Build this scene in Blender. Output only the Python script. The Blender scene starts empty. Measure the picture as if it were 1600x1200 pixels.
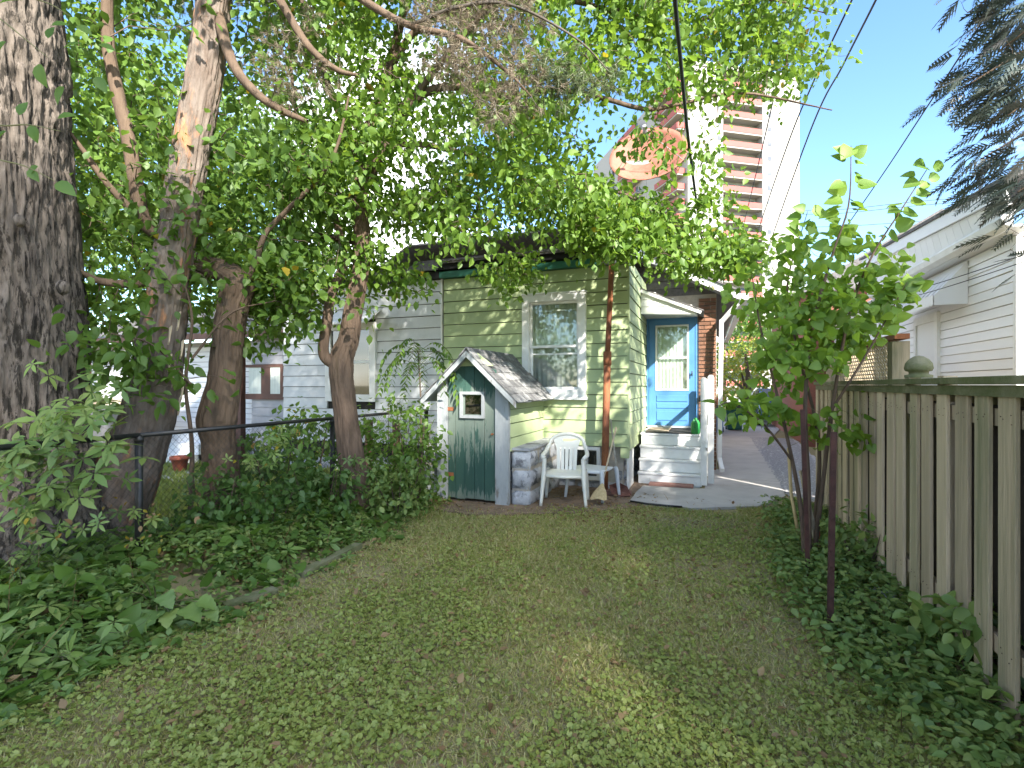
import bpy, math, random
import numpy as np
from mathutils import Vector, Matrix

random.seed(7); rng = np.random.default_rng(11)
scene = bpy.context.scene
C = scene.collection

# ------------------------------------------------------------------ camera, sky, sun, exposure
TH = math.radians(20.9); CT, ST = math.cos(TH), math.sin(TH); F = 800.0; EYE = 1.6; HOR = 602.0
cam_d = bpy.data.cameras.new('camera'); cam = bpy.data.objects.new('camera', cam_d); C.objects.link(cam)
cam.location = (0, 0, EYE); cam.rotation_euler = (math.pi/2, 0, TH)
cam_d.sensor_width = 36; cam_d.lens = 18; cam_d.shift_y = 0.00125; cam_d.clip_start = .05; cam_d.clip_end = 2000
scene.camera = cam

SUN = Vector((.60, -.58, .56)).normalized()
w = bpy.data.worlds.new('World'); scene.world = w; w.use_nodes = True
nt = w.node_tree; nt.nodes.clear(); L = nt.links.new
sky = nt.nodes.new('ShaderNodeTexSky'); sky.sky_type = 'NISHITA'; sky.sun_disc = False
sky.sun_elevation = math.asin(SUN.z); sky.sun_rotation = math.atan2(SUN.x, SUN.y)
sky.air_density = 1.0; sky.dust_density = .15; sky.ozone_density = 2.5
tc = nt.nodes.new('ShaderNodeTexCoord'); mp = nt.nodes.new('ShaderNodeMapping'); mp.inputs['Scale'].default_value = (1, 1, 1.8)
mp.inputs['Location'].default_value = (5, 2, 1)
mp.inputs['Rotation'].default_value = (0, 0, math.radians(14))
ns = nt.nodes.new('ShaderNodeTexNoise'); ns.inputs['Scale'].default_value = 1.5; ns.inputs['Detail'].default_value = 9; ns.inputs['Roughness'].default_value = .55
rp = nt.nodes.new('ShaderNodeValToRGB'); rp.color_ramp.elements[0].position = .49; rp.color_ramp.elements[1].position = .70
mx = nt.nodes.new('ShaderNodeMix'); mx.data_type = 'RGBA'; mx.inputs[7].default_value = (10.4, 9.9, 9.1, 1)
bg = nt.nodes.new('ShaderNodeBackground'); bg.inputs['Strength'].default_value = .14
wo = nt.nodes.new('ShaderNodeOutputWorld')
L(tc.outputs['Generated'], mp.inputs['Vector']); L(mp.outputs[0], ns.inputs['Vector']); L(ns.outputs['Fac'], rp.inputs[0])
hsv = nt.nodes.new('ShaderNodeHueSaturation'); hsv.inputs['Saturation'].default_value = 1.10; hsv.inputs['Value'].default_value = .70; L(sky.outputs[0], hsv.inputs['Color'])
L(rp.outputs[0], mx.inputs[0]); L(hsv.outputs[0], mx.inputs[6]); L(mx.outputs[2], bg.inputs[0]); L(bg.outputs[0], wo.inputs[0])
sl = bpy.data.lights.new('sun', 'SUN'); sl.energy = 3.6; sl.angle = math.radians(1.3); sl.color = (1, .94, .84)
so = bpy.data.objects.new('sun', sl); C.objects.link(so); so.rotation_euler = SUN.to_track_quat('Z', 'Y').to_euler(); so.location = (6, -6, 12)
vs = scene.view_settings; vs.view_transform = 'Standard'; vs.look = 'None'; vs.gamma = 1; vs.exposure = 2.3; vs.use_curve_mapping = False
scene.cycles.max_bounces = 8; scene.cycles.transparent_max_bounces = 8; scene.cycles.transmission_bounces = 6

# ------------------------------------------------------------------ survey helpers: a sight line plus a distance, plane or ground gives a real place
def P(px, py, d):
    u = (px-800)/F*d
    return Vector((u*CT-d*ST, u*ST+d*CT, EYE+(HOR-py)/F*d))
def PYp(px, py, Y):
    return P(px, py, Y/((px-800)/F*ST+CT))
def PXp(px, py, X):
    return P(px, py, X/((px-800)/F*CT-ST))
def G(px, py, z=0):
    p = P(px, py, (EYE-z)*F/(py-HOR)); p.z = z; return p

# ------------------------------------------------------------------ materials
def newmat(name):
    m = bpy.data.materials.new(name); m.use_nodes = True
    n = m.node_tree; b = n.nodes['Principled BSDF']; return m, n, b
def mk(name, c1, c2=None, scale=4, rough=.75, bump=0, bscale=None, stretch=(1, 1, 1), var=.12, spec=.3, lo=.35, hi=.65, metal=0, c3=None, s3=1.5, lo3=.5, hi3=.6):
    m, n, b = newmat(name); l = n.links.new
    g = n.nodes.new('ShaderNodeNewGeometry'); mp = n.nodes.new('ShaderNodeMapping'); mp.inputs['Scale'].default_value = stretch
    l(g.outputs['Position'], mp.inputs['Vector'])
    t = n.nodes.new('ShaderNodeTexNoise'); t.inputs['Scale'].default_value = scale; t.inputs['Detail'].default_value = 8; t.inputs['Roughness'].default_value = .6
    l(mp.outputs[0], t.inputs['Vector'])
    r = n.nodes.new('ShaderNodeValToRGB'); r.color_ramp.elements[0].position = lo; r.color_ramp.elements[1].position = hi
    r.color_ramp.elements[0].color = (*c1, 1); r.color_ramp.elements[1].color = (*(c2 or [x*.82 for x in c1]), 1)
    l(t.outputs['Fac'], r.inputs[0]); col = r.outputs[0]
    if c3:
        t3 = n.nodes.new('ShaderNodeTexNoise'); t3.inputs['Scale'].default_value = s3; t3.inputs['Detail'].default_value = 10; t3.inputs['Roughness'].default_value = .7
        l(mp.outputs[0], t3.inputs['Vector'])
        r3 = n.nodes.new('ShaderNodeMapRange'); r3.inputs[1].default_value = lo3; r3.inputs[2].default_value = hi3
        l(t3.outputs['Fac'], r3.inputs[0])
        x = n.nodes.new('ShaderNodeMix'); x.data_type = 'RGBA'; x.inputs[7].default_value = (*c3, 1)
        l(r3.outputs[0], x.inputs[0]); l(col, x.inputs[6]); col = x.outputs[2]
    if var:
        oi = n.nodes.new('ShaderNodeObjectInfo'); mr = n.nodes.new('ShaderNodeMapRange'); mr.inputs[3].default_value = 1-var; mr.inputs[4].default_value = 1+var
        l(oi.outputs['Random'], mr.inputs[0])
        hs = n.nodes.new('ShaderNodeHueSaturation'); l(mr.outputs[0], hs.inputs['Value']); l(col, hs.inputs['Color']); col = hs.outputs[0]
    l(col, b.inputs['Base Color']); b.inputs['Roughness'].default_value = rough; b.inputs['Specular IOR Level'].default_value = spec; b.inputs['Metallic'].default_value = metal
    if bump:
        t2 = n.nodes.new('ShaderNodeTexNoise'); t2.inputs['Scale'].default_value = bscale or scale*4; t2.inputs['Detail'].default_value = 10; t2.inputs['Roughness'].default_value = .65
        l(mp.outputs[0], t2.inputs['Vector'])
        bp = n.nodes.new('ShaderNodeBump'); bp.inputs['Strength'].default_value = bump; bp.inputs['Distance'].default_value = .02
        l(t2.outputs['Fac'], bp.inputs['Height']); l(bp.outputs[0], b.inputs['Normal'])
    return m
def leafmat(name, cols, trans=.4, gloss=.025, pos=None):
    m, n, b = newmat(name); l = n.links.new; n.nodes.remove(b); out = n.nodes['Material Output']
    at = n.nodes.new('ShaderNodeAttribute'); at.attribute_name = 'rnd'
    oi = n.nodes.new('ShaderNodeObjectInfo'); ad = n.nodes.new('ShaderNodeMath'); ad.operation = 'ADD'
    fr = n.nodes.new('ShaderNodeMath'); fr.operation = 'FRACT'
    l(at.outputs['Fac'], ad.inputs[0]); l(oi.outputs['Random'], ad.inputs[1]); l(ad.outputs[0], fr.inputs[0])
    r = n.nodes.new('ShaderNodeValToRGB'); r.color_ramp.interpolation = 'LINEAR'
    k = len(cols)
    for i, c in enumerate(cols):
        e = r.color_ramp.elements[i] if i < 2 else r.color_ramp.elements.new(1)
        e.color = (*c, 1)
    ps = pos or [i/(k-1) for i in range(k)]
    for i in range(k): r.color_ramp.elements[i].position = ps[i]
    l(fr.outputs[0], r.inputs[0])
    d = n.nodes.new('ShaderNodeBsdfDiffuse'); t = n.nodes.new('ShaderNodeBsdfTranslucent'); g = n.nodes.new('ShaderNodeBsdfGlossy'); g.inputs['Roughness'].default_value = .5
    g.inputs['Color'].default_value = (.9, .95, .9, 1)
    hs = n.nodes.new('ShaderNodeHueSaturation'); hs.inputs['Value'].default_value = 1.5; hs.inputs['Hue'].default_value = .485; hs.inputs['Saturation'].default_value = 1.05
    l(r.outputs[0], d.inputs[0]); l(r.outputs[0], hs.inputs['Color']); l(hs.outputs[0], t.inputs[0])
    m1 = n.nodes.new('ShaderNodeMixShader'); m1.inputs[0].default_value = trans; l(d.outputs[0], m1.inputs[1]); l(t.outputs[0], m1.inputs[2])
    m2 = n.nodes.new('ShaderNodeMixShader'); m2.inputs[0].default_value = gloss; l(m1.outputs[0], m2.inputs[1]); l(g.outputs[0], m2.inputs[2])
    l(m2.outputs[0], out.inputs[0]); return m
def glassmat(name, tint=(.90, .93, .91), refl=.15):
    m, n, b = newmat(name); l = n.links.new; n.nodes.remove(b); out = n.nodes['Material Output']
    tr = n.nodes.new('ShaderNodeBsdfTransparent'); tr.inputs[0].default_value = (*tint, 1)
    g = n.nodes.new('ShaderNodeBsdfGlossy'); g.inputs['Roughness'].default_value = .03
    lw = n.nodes.new('ShaderNodeLayerWeight'); lw.inputs['Blend'].default_value = refl
    mr = n.nodes.new('ShaderNodeMapRange'); mr.inputs[3].default_value = refl*.6; mr.inputs[4].default_value = 1; l(lw.outputs['Fresnel'], mr.inputs[0])
    x = n.nodes.new('ShaderNodeMixShader'); l(mr.outputs[0], x.inputs[0]); l(tr.outputs[0], x.inputs[1]); l(g.outputs[0], x.inputs[2]); l(x.outputs[0], out.inputs[0])
    return m

MT = {}
MT['green_siding'] = mk('green_siding', (.40, .47, .265), (.36, .43, .235), 3, .6, .15, 30, var=.06, c3=(.31, .36, .22), s3=2.5, lo3=.58, hi3=.75)
MT['white_siding'] = mk('white_siding', (.62, .63, .65), (.55, .56, .58), 3, .6, .15, 30, var=.05, c3=(.42, .43, .43), s3=2.2, lo3=.58, hi3=.78)
MT['vinyl'] = mk('vinyl', (.72, .72, .73), (.69, .69, .705), 2, .45, 0, var=.03)
MT['white_paint'] = mk('white_paint', (.74, .74, .74), (.66, .66, .65), 6, .5, .15, 40, var=.05, c3=(.45, .43, .39), s3=5, lo3=.62, hi3=.74)
MT['worn_white'] = mk('worn_white', (.34, .36, .37), (.26, .28, .29), 7, .7, .4, 30, (1, 1, .3), .08, c3=(.17, .15, .13), s3=6, lo3=.6, hi3=.68)
MT['grey_wood'] = mk('grey_wood', (.52, .42, .29), (.38, .305, .21), 9, .85, .7, 28, (1, 1, .06), .28, c3=(.17, .17, .095), s3=2.2, lo3=.5, hi3=.66)
MT['gap_shade'] = mk('gap_shade', (.05, .038, .03), (.035, .027, .022), 8, .8, .3, var=.1)  # near-black colour stands in for the shade behind the fence gaps
MT['mossy_wood'] = mk('mossy_wood', (.20, .19, .12), (.15, .15, .08), 5, .9, .6, 30, (1, 1, 1), .15, c3=(.10, .115, .045), s3=3, lo3=.42, hi3=.6)
MT['groove_shade'] = mk('groove_shade', (.02, .018, .016), var=0)  # near-black wall backing puts shadow lines into the grooves between siding boards
MT['fascia_green'] = mk('fascia_green', (.03, .13, .10), (.04, .16, .12), 5, .5, .1, var=0)
MT['black_trim_and_shade'] = mk('black_trim_and_shade', (.02, .02, .022), var=0)  # dark fascia colour, also the painted shade under the roof edge
MT['shingle'] = mk('shingle', (.13, .12, .12), (.20, .19, .19), 14, .9, .8, 90, var=.2)
MT['shed_shingle'] = mk('shed_shingle', (.12, .12, .125), (.22, .22, .22), 9, .9, .9, 60, (1, 1, 1), .3, c3=(.42, .42, .41), s3=4, lo3=.52, hi3=.66)
MT['brick'] = mk('brick', (.24, .12, .075), (.17, .09, .06), 20, .9, .6, 80, var=.3)
MT['mortar'] = mk('mortar', (.42, .38, .33), (.34, .31, .27), 20, .95, .5, var=0)
MT['blue_paint'] = mk('blue_paint', (.085, .23, .47), (.075, .205, .43), 3, .42, .06, 30, var=.02, c3=(.06, .17, .36), s3=3, lo3=.55, hi3=.8)
MT['stone'] = mk('stone', (.50, .51, .54), (.34, .35, .38), 5, .85, 1, 14, var=.2, c3=(.15, .15, .16), s3=6, lo3=.50, hi3=.60)
MT['rust'] = mk('rust', (.30, .115, .05), (.17, .06, .03), 6, .8, .5, 40, (1, 1, .35), .05, c3=(.10, .04, .025), s3=4, lo3=.52, hi3=.64)
MT['stake'] = mk('stake', (.075, .032, .026), (.045, .022, .02), 10, .65, .4, 60, var=.1)
MT['concrete'] = mk('concrete', (.45, .425, .40), (.38, .36, .34), 1.6, .9, .35, 60, var=0, c3=(.31, .29, .265), s3=.9, lo3=.5, hi3=.7)
MT['gravel'] = mk('gravel', (.48, .47, .48), (.30, .29, .30), 60, .95, 1, 80, var=.2)
MT['dirt'] = mk('dirt', (.25, .175, .12), (.16, .115, .08), 7, .95, 1, 50, var=0, c3=(.34, .25, .17), s3=20, lo3=.55, hi3=.7)
MT['resin'] = mk('resin', (.70, .69, .63), (.64, .63, .58), 4, .38, 0, var=0, spec=.5)
MT['resin_grey'] = mk('resin_grey', (.60, .62, .66), (.54, .56, .60), 4, .38, 0, var=0, spec=.5)
MT['black_steel'] = mk('black_steel', (.012, .012, .013), (.02, .02, .02), 20, .45, .1, var=0, spec=.5)
MT['wire'] = mk('wire', (.018, .018, .02), var=0, rough=.6)
MT['wire_far'] = mk('wire_far', (.10, .11, .12), var=0, rough=.6)
MT['brown_trim'] = mk('brown_trim', (.13, .065, .05), (.10, .05, .04), 6, .6, .1, var=.05)
MT['grey_siding'] = mk('grey_siding', (.36, .36, .39), (.32, .32, .35), 4, .6, .1, var=.05)
MT['broom'] = mk('broom', (.60, .47, .27), (.45, .33, .17), 40, .9, .5, 200, (1, 1, .15), 0)
MT['handle_wood'] = mk('handle_wood', (.55, .45, .32), (.45, .36, .25), 12, .6, .1, var=0)
MT['grey_pole'] = mk('grey_pole', (.40, .38, .33), (.28, .26, .22), 12, .7, .2, var=0)
MT['shovel'] = mk('shovel', (.20, .085, .06), (.14, .06, .045), 12, .7, .3, var=0)
MT['green_plastic'] = mk('green_plastic', (.02, .22, .05), (.02, .19, .045), 3, .35, 0, var=0, spec=.5)
MT['bin_green'] = mk('bin_green', (.03, .13, .09), (.03, .11, .08), 3, .5, 0, var=0)
MT['mat_black'] = mk('mat_black', (.03, .029, .028), (.05, .048, .045), 30, .9, .5, 200, var=0)
MT['mat_beige'] = mk('mat_beige', (.38, .31, .22), (.31, .25, .18), 30, .95, .5, 200, var=0)
MT['paver'] = mk('paver', (.27, .14, .115), (.20, .11, .09), 12, .9, .6, 60, var=.2)
MT['dish'] = mk('dish', (.33, .135, .09), (.28, .11, .075), 3, .65, .1, var=0, c3=(.22, .085, .055), s3=2, lo3=.48, hi3=.62)
MT['galv'] = mk('galv', (.35, .36, .37), (.28, .29, .30), 10, .5, 0, var=0, metal=.4)
MT['tower_white'] = mk('tower_white', (.33, .32, .305), (.305, .295, .28), .05, .7, 0, var=.01)
MT['tower_red'] = mk('tower_red', (.33, .095, .085), (.30, .085, .075), .3, .7, 0, var=.04)
MT['tower_recess'] = mk('tower_recess', (.30, .33, .31), (.27, .30, .28), .3, .7, 0, var=.04)
MT['tower_glass'] = mk('tower_glass', (.09, .10, .12), (.16, .17, .19), .8, .2, 0, var=.3)
MT['tarp'] = mk('tarp', (.055, .058, .065), (.10, .10, .11), 4, .45, .2, 8, var=0)
MT['terracotta'] = mk('terracotta', (.32, .09, .055), var=0)
MT['orange'] = mk('orange', (.75, .17, .03), var=0)
MT['red_plastic'] = mk('red_plastic', (.45, .05, .05), var=0)
MT['car_blue'] = mk('car_blue', (.10, .20, .42), var=0, rough=.25, spec=.6)
MT['car_white'] = mk('car_white', (.72, .72, .74), var=0, rough=.25, spec=.6)
MT['tyre'] = mk('tyre', (.02, .02, .02), var=0)
MT['curtain'] = mk('curtain', (.66, .70, .65), (.56, .60, .56), 3, .9, .3, 12, (6, 6, .4), 0)
MT['blind_low'] = mk('blind_low', (.48, .49, .47), (.38, .39, .38), 3, .9, .3, 12, (6, 6, .4), 0)
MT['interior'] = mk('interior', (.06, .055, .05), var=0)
MT['glass'] = glassmat('glass')
MT['glass_dark'] = glassmat('glass_dark', (.35, .38, .37), .2)
MT['bark_big'] = mk('bark_big', (.185, .155, .13), (.10, .082, .068), 24, .95, 1, 50, (1, 1, .24), 0, c3=(.03, .025, .02), s3=17, lo3=.51, hi3=.57)
MT['bark_pine'] = mk('bark_pine', (.20, .165, .14), (.12, .09, .072), 10, .95, 1, 26, (1, 1, .35), 0, c3=(.34, .17, .09), s3=4.5, lo3=.54, hi3=.63)
MT['bark_brown'] = mk('bark_brown', (.14, .098, .068), (.085, .058, .04), 12, .92, .9, 34, (1, 1, .2), 0, c3=(.07, .05, .035), s3=8, lo3=.55, hi3=.66)
MT['bark_tan'] = mk('bark_tan', (.145, .10, .072), (.08, .055, .04), 14, .9, 1, 30, (1, 1, .25), 0, c3=(.10, .07, .045), s3=8, lo3=.56, hi3=.68)
MT['twig'] = mk('twig', (.12, .085, .06), (.08, .06, .045), 20, .9, 0, var=0)
MT['twig_dead'] = mk('twig_dead', (.10, .085, .07), (.06, .05, .042), 20, .9, 0, var=0)
MT['twig_green'] = mk('twig_green', (.17, .17, .07), (.13, .12, .06), 20, .8, 0, var=0)
MT['leaf_bright'] = leafmat('leaf_bright', [(.10, .185, .024), (.13, .23, .032), (.165, .265, .04), (.115, .205, .028), (.085, .165, .022)], .48)
MT['leaf_sapling'] = leafmat('leaf_sapling', [(.12, .22, .028), (.155, .265, .036), (.19, .30, .045), (.135, .24, .032), (.10, .195, .026)], .5)
MT['leaf_mid'] = leafmat('leaf_mid', [(.075, .15, .026), (.10, .185, .032), (.125, .215, .036), (.075, .145, .026)], .45)
MT['leaf_dark'] = leafmat('leaf_dark', [(.055, .115, .028), (.075, .15, .034), (.09, .17, .036), (.055, .11, .028)], .4)
MT['leaf_yellow'] = leafmat('leaf_yellow', [(.30, .27, .03), (.38, .27, .03), (.22, .24, .03), (.30, .16, .04)], .4)
MT['leaf_dry'] = leafmat('leaf_dry', [(.20, .12, .055), (.28, .19, .09), (.13, .08, .04)], .25)
MT['leaf_cover'] = leafmat('leaf_cover', [(.095, .165, .042), (.125, .205, .05), (.165, .245, .06), (.21, .265, .07), (.10, .17, .044)], .3, .03)
MT['leaf_hedge'] = leafmat('leaf_hedge', [(.20, .24, .03), (.26, .27, .04), (.14, .19, .03)], .4)
MT['clover'] = leafmat('clover', [(.18, .235, .052), (.23, .275, .06), (.28, .315, .082), (.205, .25, .055)], .3, .03)
MT['grass'] = leafmat('grass', [(.22, .265, .06), (.28, .305, .08), (.44, .38, .17), (.34, .325, .11), (.25, .28, .066), (.50, .42, .21)], .3, .05)
MT['needle'] = leafmat('needle', [(.055, .085, .035), (.085, .12, .045), (.14, .13, .06)], .15, .05)
MT['needle_dead'] = leafmat('needle_dead', [(.15, .12, .085), (.20, .155, .105), (.11, .095, .07)], .15, .03)
MT['cedar'] = leafmat('cedar', [(.03, .05, .045), (.045, .065, .055), (.055, .05, .045)], .1, .06)

# peeling green plank door of the cellar entrance: pale bleached wood above, surviving dark green paint below
def peel():
    m, n, b = newmat('peeling_green'); l = n.links.new
    g = n.nodes.new('ShaderNodeNewGeometry'); mp = n.nodes.new('ShaderNodeMapping'); mp.inputs['Scale'].default_value = (1, 1, .13); l(g.outputs['Position'], mp.inputs[0])
    t = n.nodes.new('ShaderNodeTexNoise'); t.inputs['Scale'].default_value = 20; t.inputs['Detail'].default_value = 9; t.inputs['Roughness'].default_value = .68; l(mp.outputs[0], t.inputs['Vector'])
    sp = n.nodes.new('ShaderNodeSeparateXYZ'); l(g.outputs['Position'], sp.inputs[0])
    def mr(src, a, b_, c, d):
        k = n.nodes.new('ShaderNodeMapRange'); k.inputs[1].default_value = a; k.inputs[2].default_value = b_; k.inputs[3].default_value = c; k.inputs[4].default_value = d; l(src, k.inputs[0]); return k.outputs[0]
    a1 = mr(sp.outputs['Z'], .35, 1.15, .19, -.13); a2 = mr(sp.outputs['Z'], 1.3, 1.75, 0, .34); a3 = mr(sp.outputs['Z'], .08, .28, -.25, 0)
    s = None
    for x in (a1, a2, a3):
        k = n.nodes.new('ShaderNodeMath'); k.operation = 'ADD'; l(s or t.outputs['Fac'], k.inputs[0]); l(x, k.inputs[1]); s = k.outputs[0]
    f = mr(s, .5, .545, 0, 1)
    t2 = n.nodes.new('ShaderNodeTexNoise'); t2.inputs['Scale'].default_value = 9; t2.inputs['Detail'].default_value = 6; l(mp.outputs[0], t2.inputs['Vector'])
    r1 = n.nodes.new('ShaderNodeValToRGB'); r1.color_ramp.elements[0].color = (.095, .135, .11, 1); r1.color_ramp.elements[1].color = (.165, .195, .165, 1); l(t2.outputs['Fac'], r1.inputs[0])
    r2 = n.nodes.new('ShaderNodeValToRGB'); r2.color_ramp.elements[0].color = (.018, .06, .046, 1); r2.color_ramp.elements[1].color = (.036, .09, .07, 1); l(t2.outputs['Fac'], r2.inputs[0])
    x = n.nodes.new('ShaderNodeMix'); x.data_type = 'RGBA'; l(f, x.inputs[0]); l(r1.outputs[0], x.inputs[6]); l(r2.outputs[0], x.inputs[7]); l(x.outputs[2], b.inputs['Base Color'])
    bp = n.nodes.new('ShaderNodeBump'); bp.inputs['Strength'].default_value = .4; bp.inputs['Distance'].default_value = .01; l(s, bp.inputs['Height']); l(bp.outputs[0], b.inputs['Normal'])
    b.inputs['Roughness'].default_value = .75; return m
MT['peeling'] = peel()
# lawn soil: thatch and bare earth between the plants
MT['soil'] = mk('soil', (.30, .25, .135), (.235, .21, .095), 3, .95, 1, 45, var=0, c3=(.26, .21, .12), s3=9, lo3=.48, hi3=.66)

# ------------------------------------------------------------------ object helpers
def link(o, parent=None):
    C.objects.link(o)
    if parent is not None:
        o.parent = parent
        if parent.type == 'EMPTY': o.location = o.location - parent.location
    return o
def tag(o, label=None, cat=None, group=None, kind=None):
    if label: o['label'] = label
    if cat: o['category'] = cat
    if group: o['group'] = group
    if kind: o['kind'] = kind
    return o
def thing(name, label, cat, loc=(0, 0, 0), group=None):
    o = bpy.data.objects.new(name, None); o.location = loc; o.empty_display_size = .2; C.objects.link(o); return tag(o, label, cat, group)
def npmesh(name, v, f, mat, smooth=False, rnd=None):
    v = np.asarray(v, dtype=np.float32).reshape(-1, 3); f = np.asarray(f, dtype=np.int32); k = f.shape[1]
    me = bpy.data.meshes.new(name); me.vertices.add(len(v)); me.vertices.foreach_set('co', v.ravel())
    me.loops.add(f.size); me.loops.foreach_set('vertex_index', f.ravel()); me.polygons.add(len(f))
    me.polygons.foreach_set('loop_start', np.arange(0, f.size, k, dtype=np.int32))
    if smooth: me.polygons.foreach_set('use_smooth', np.ones(len(f), dtype=bool))
    if rnd is not None:
        a = me.attributes.new('rnd', 'FLOAT', 'POINT'); a.data.foreach_set('value', np.asarray(rnd, dtype=np.float32))
    me.update(calc_edges=True); me.validate()
    if mat: me.materials.append(mat)
    return me
def obj(name, me, parent=None, **k):
    return tag(link(bpy.data.objects.new(name, me), parent), **k)
class MB:
    def __init__(s): s.v = []; s.f = []
    def add(s, v, f):
        n = len(s.v); s.v += [tuple(x) for x in v]; s.f += [tuple(i+n for i in q) for q in f]; return s
    def box(s, x0, x1, y0, y1, z0, z1):
        x0, x1 = sorted((x0, x1)); y0, y1 = sorted((y0, y1)); z0, z1 = sorted((z0, z1))
        return s.add([(x0, y0, z0), (x1, y0, z0), (x1, y1, z0), (x0, y1, z0), (x0, y0, z1), (x1, y0, z1), (x1, y1, z1), (x0, y1, z1)],
                     [(0, 3, 2, 1), (4, 5, 6, 7), (0, 1, 5, 4), (1, 2, 6, 5), (2, 3, 7, 6), (3, 0, 4, 7)])
    def bar(s, a, b, wx, wz, up=(0, 0, 1)):      # rectangular bar from a to b
        a, b = Vector(a), Vector(b); d = (b-a).normalized(); u = Vector(up)
        if abs(d.dot(u)) > .98: u = Vector((0, 1, 0))
        r = d.cross(u).normalized(); u = r.cross(d)
        o = [r*wx/2*i+u*wz/2*j for i, j in ((-1, -1), (1, -1), (1, 1), (-1, 1))]
        return s.add([a+x for x in o]+[b+x for x in o], [(0, 1, 2, 3), (7, 6, 5, 4), (0, 4, 5, 1), (1, 5, 6, 2), (2, 6, 7, 3), (3, 7, 4, 0)])
    def prism(s, poly, off):                     # polygon swept along a vector
        n = len(poly); off = Vector(off); p = [Vector(q) for q in poly]
        return s.add(p+[q+off for q in p], [tuple(range(n)), tuple(range(2*n-1, n-1, -1))]+[(i, i+n, (i+1) % n+n, (i+1) % n) for i in range(n)])
    def tube(s, pts, rad, n=8, cap=True):
        v, f = sweep(pts, rad, n, None); s.add(v.tolist(), f.tolist())
        if cap: k = len(s.v); s.f += [tuple(range(k-n, k)), tuple(range(k-len(v)+n-1, k-len(v)-1, -1))]
        return s
    def mesh(s, name, mat, smooth=False, fix=True):
        me = bpy.data.meshes.new(name); me.from_pydata([tuple(map(float, q)) for q in s.v], [], s.f)
        if fix:
            import bmesh
            b = bmesh.new(); b.from_mesh(me); bmesh.ops.recalc_face_normals(b, faces=b.faces); b.to_mesh(me); b.free()
        if smooth: me.polygons.foreach_set('use_smooth', [True]*len(me.polygons))
        me.materials.append(mat); return me
    def build(s, name, mat, parent=None, smooth=False, bevel=0, **k):
        o = obj(name, s.mesh(name, MT[mat] if isinstance(mat, str) else mat, smooth), parent, **k)
        if bevel:
            m = o.modifiers.new('bevel', 'BEVEL'); m.width = bevel; m.segments = 2; m.limit_method = 'ANGLE'
        return o
def hash3(i, j, k):
    h = (i*374761393+j*668265263+k*2147483647+1013904223) & 0xffffffff
    h = ((h ^ (h >> 13))*1274126177) & 0xffffffff
    return ((h ^ (h >> 16)) & 0xffff)/65535.0
def vnoise(p):
    p = np.asarray(p, dtype=np.float64); i = np.floor(p).astype(np.int64); f = p-i; f = f*f*(3-2*f); r = 0
    for a in (0, 1):
        for b in (0, 1):
            for c in (0, 1):
                wt = (f[..., 0] if a else 1-f[..., 0])*(f[..., 1] if b else 1-f[..., 1])*(f[..., 2] if c else 1-f[..., 2])
                r = r+wt*hash3(i[..., 0]+a, i[..., 1]+b, i[..., 2]+c)
    return r
def fbm(p, o=4):
    p = np.asarray(p, dtype=np.float64); r = 0; a = .5; t = 0
    for k in range(o): r = r+a*vnoise(p*2**k+17.3*k); t += a; a *= .5
    return r/t
def catmull(pts, n):
    p = np.array([list(q) for q in pts], dtype=float); m = len(p)
    if m < 3:
        t = np.linspace(0, 1, n)[:, None]; return p[0]*(1-t)+p[-1]*t
    e = np.vstack([2*p[0]-p[1], p, 2*p[-1]-p[-2]]); o = []
    for t in np.linspace(0, m-1-1e-6, n):
        i = int(t); x = t-i; a, b, c, d = e[i:i+4]
        o.append(.5*(2*b+(c-a)*x+(2*a-5*b+4*c-d)*x*x+(3*b-a-3*c+d)*x**3))
    return np.array(o)
def sweep(pts, rad, n=8, rings=None, bark=0, bfreq=8, lump=0):
    q = catmull(pts, rings) if rings else np.array([list(x) for x in pts], dtype=float)
    m = len(q); r = np.interp(np.linspace(0, 1, m), np.linspace(0, 1, len(rad)), rad) if hasattr(rad, '__len__') else np.full(m, rad)
    t = np.gradient(q, axis=0); t /= np.linalg.norm(t, axis=1)[:, None]+1e-9
    ref = np.array([.31, .77, .12]) if abs(t[0][2]) > .7 else np.array([0, 0, 1.]); V = []
    ln = np.concatenate([[0], np.cumsum(np.linalg.norm(np.diff(q, axis=0), axis=1))])
    a = np.linspace(0, 2*math.pi, n, endpoint=False)
    for i in range(m):
        s = np.cross(t[i], ref); s /= np.linalg.norm(s)+1e-9; u = np.cross(s, t[i]); ref = u
        rr = np.full(n, r[i])
        if bark or lump:
            co = np.stack([np.cos(a)*bfreq, np.sin(a)*bfreq, np.full(n, ln[i]*3.2)], 1)
            wob = fbm(np.stack([np.cos(a)*1.5, np.sin(a)*1.5, np.full(n, ln[i]*1.3)], 1), 2)
            rid = np.abs(fbm(co+wob[:, None]*3, 3)-.5)*2
            rr = rr*(1+lump*(wob-.5))+bark*(np.minimum(rid*2.2, 1)-.5)
        V.append(q[i]+(np.cos(a)*rr)[:, None]*s+(np.sin(a)*rr)[:, None]*u)
    V = np.concatenate(V); F_ = []
    i = np.arange(n); j = (i+1) % n
    F_ = np.concatenate([np.stack([k*n+i, k*n+j, (k+1)*n+j, (k+1)*n+i], 1) for k in range(m-1)])
    return V, F_
def sweepobj(name, pts, rad, mat, parent, n=8, rings=24, bark=0, bfreq=8, lump=0, **k):
    v, f = sweep(pts, rad, n, rings, bark, bfreq, lump); return obj(name, npmesh(name, v, f, MT[mat], True), parent, **k)

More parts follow.
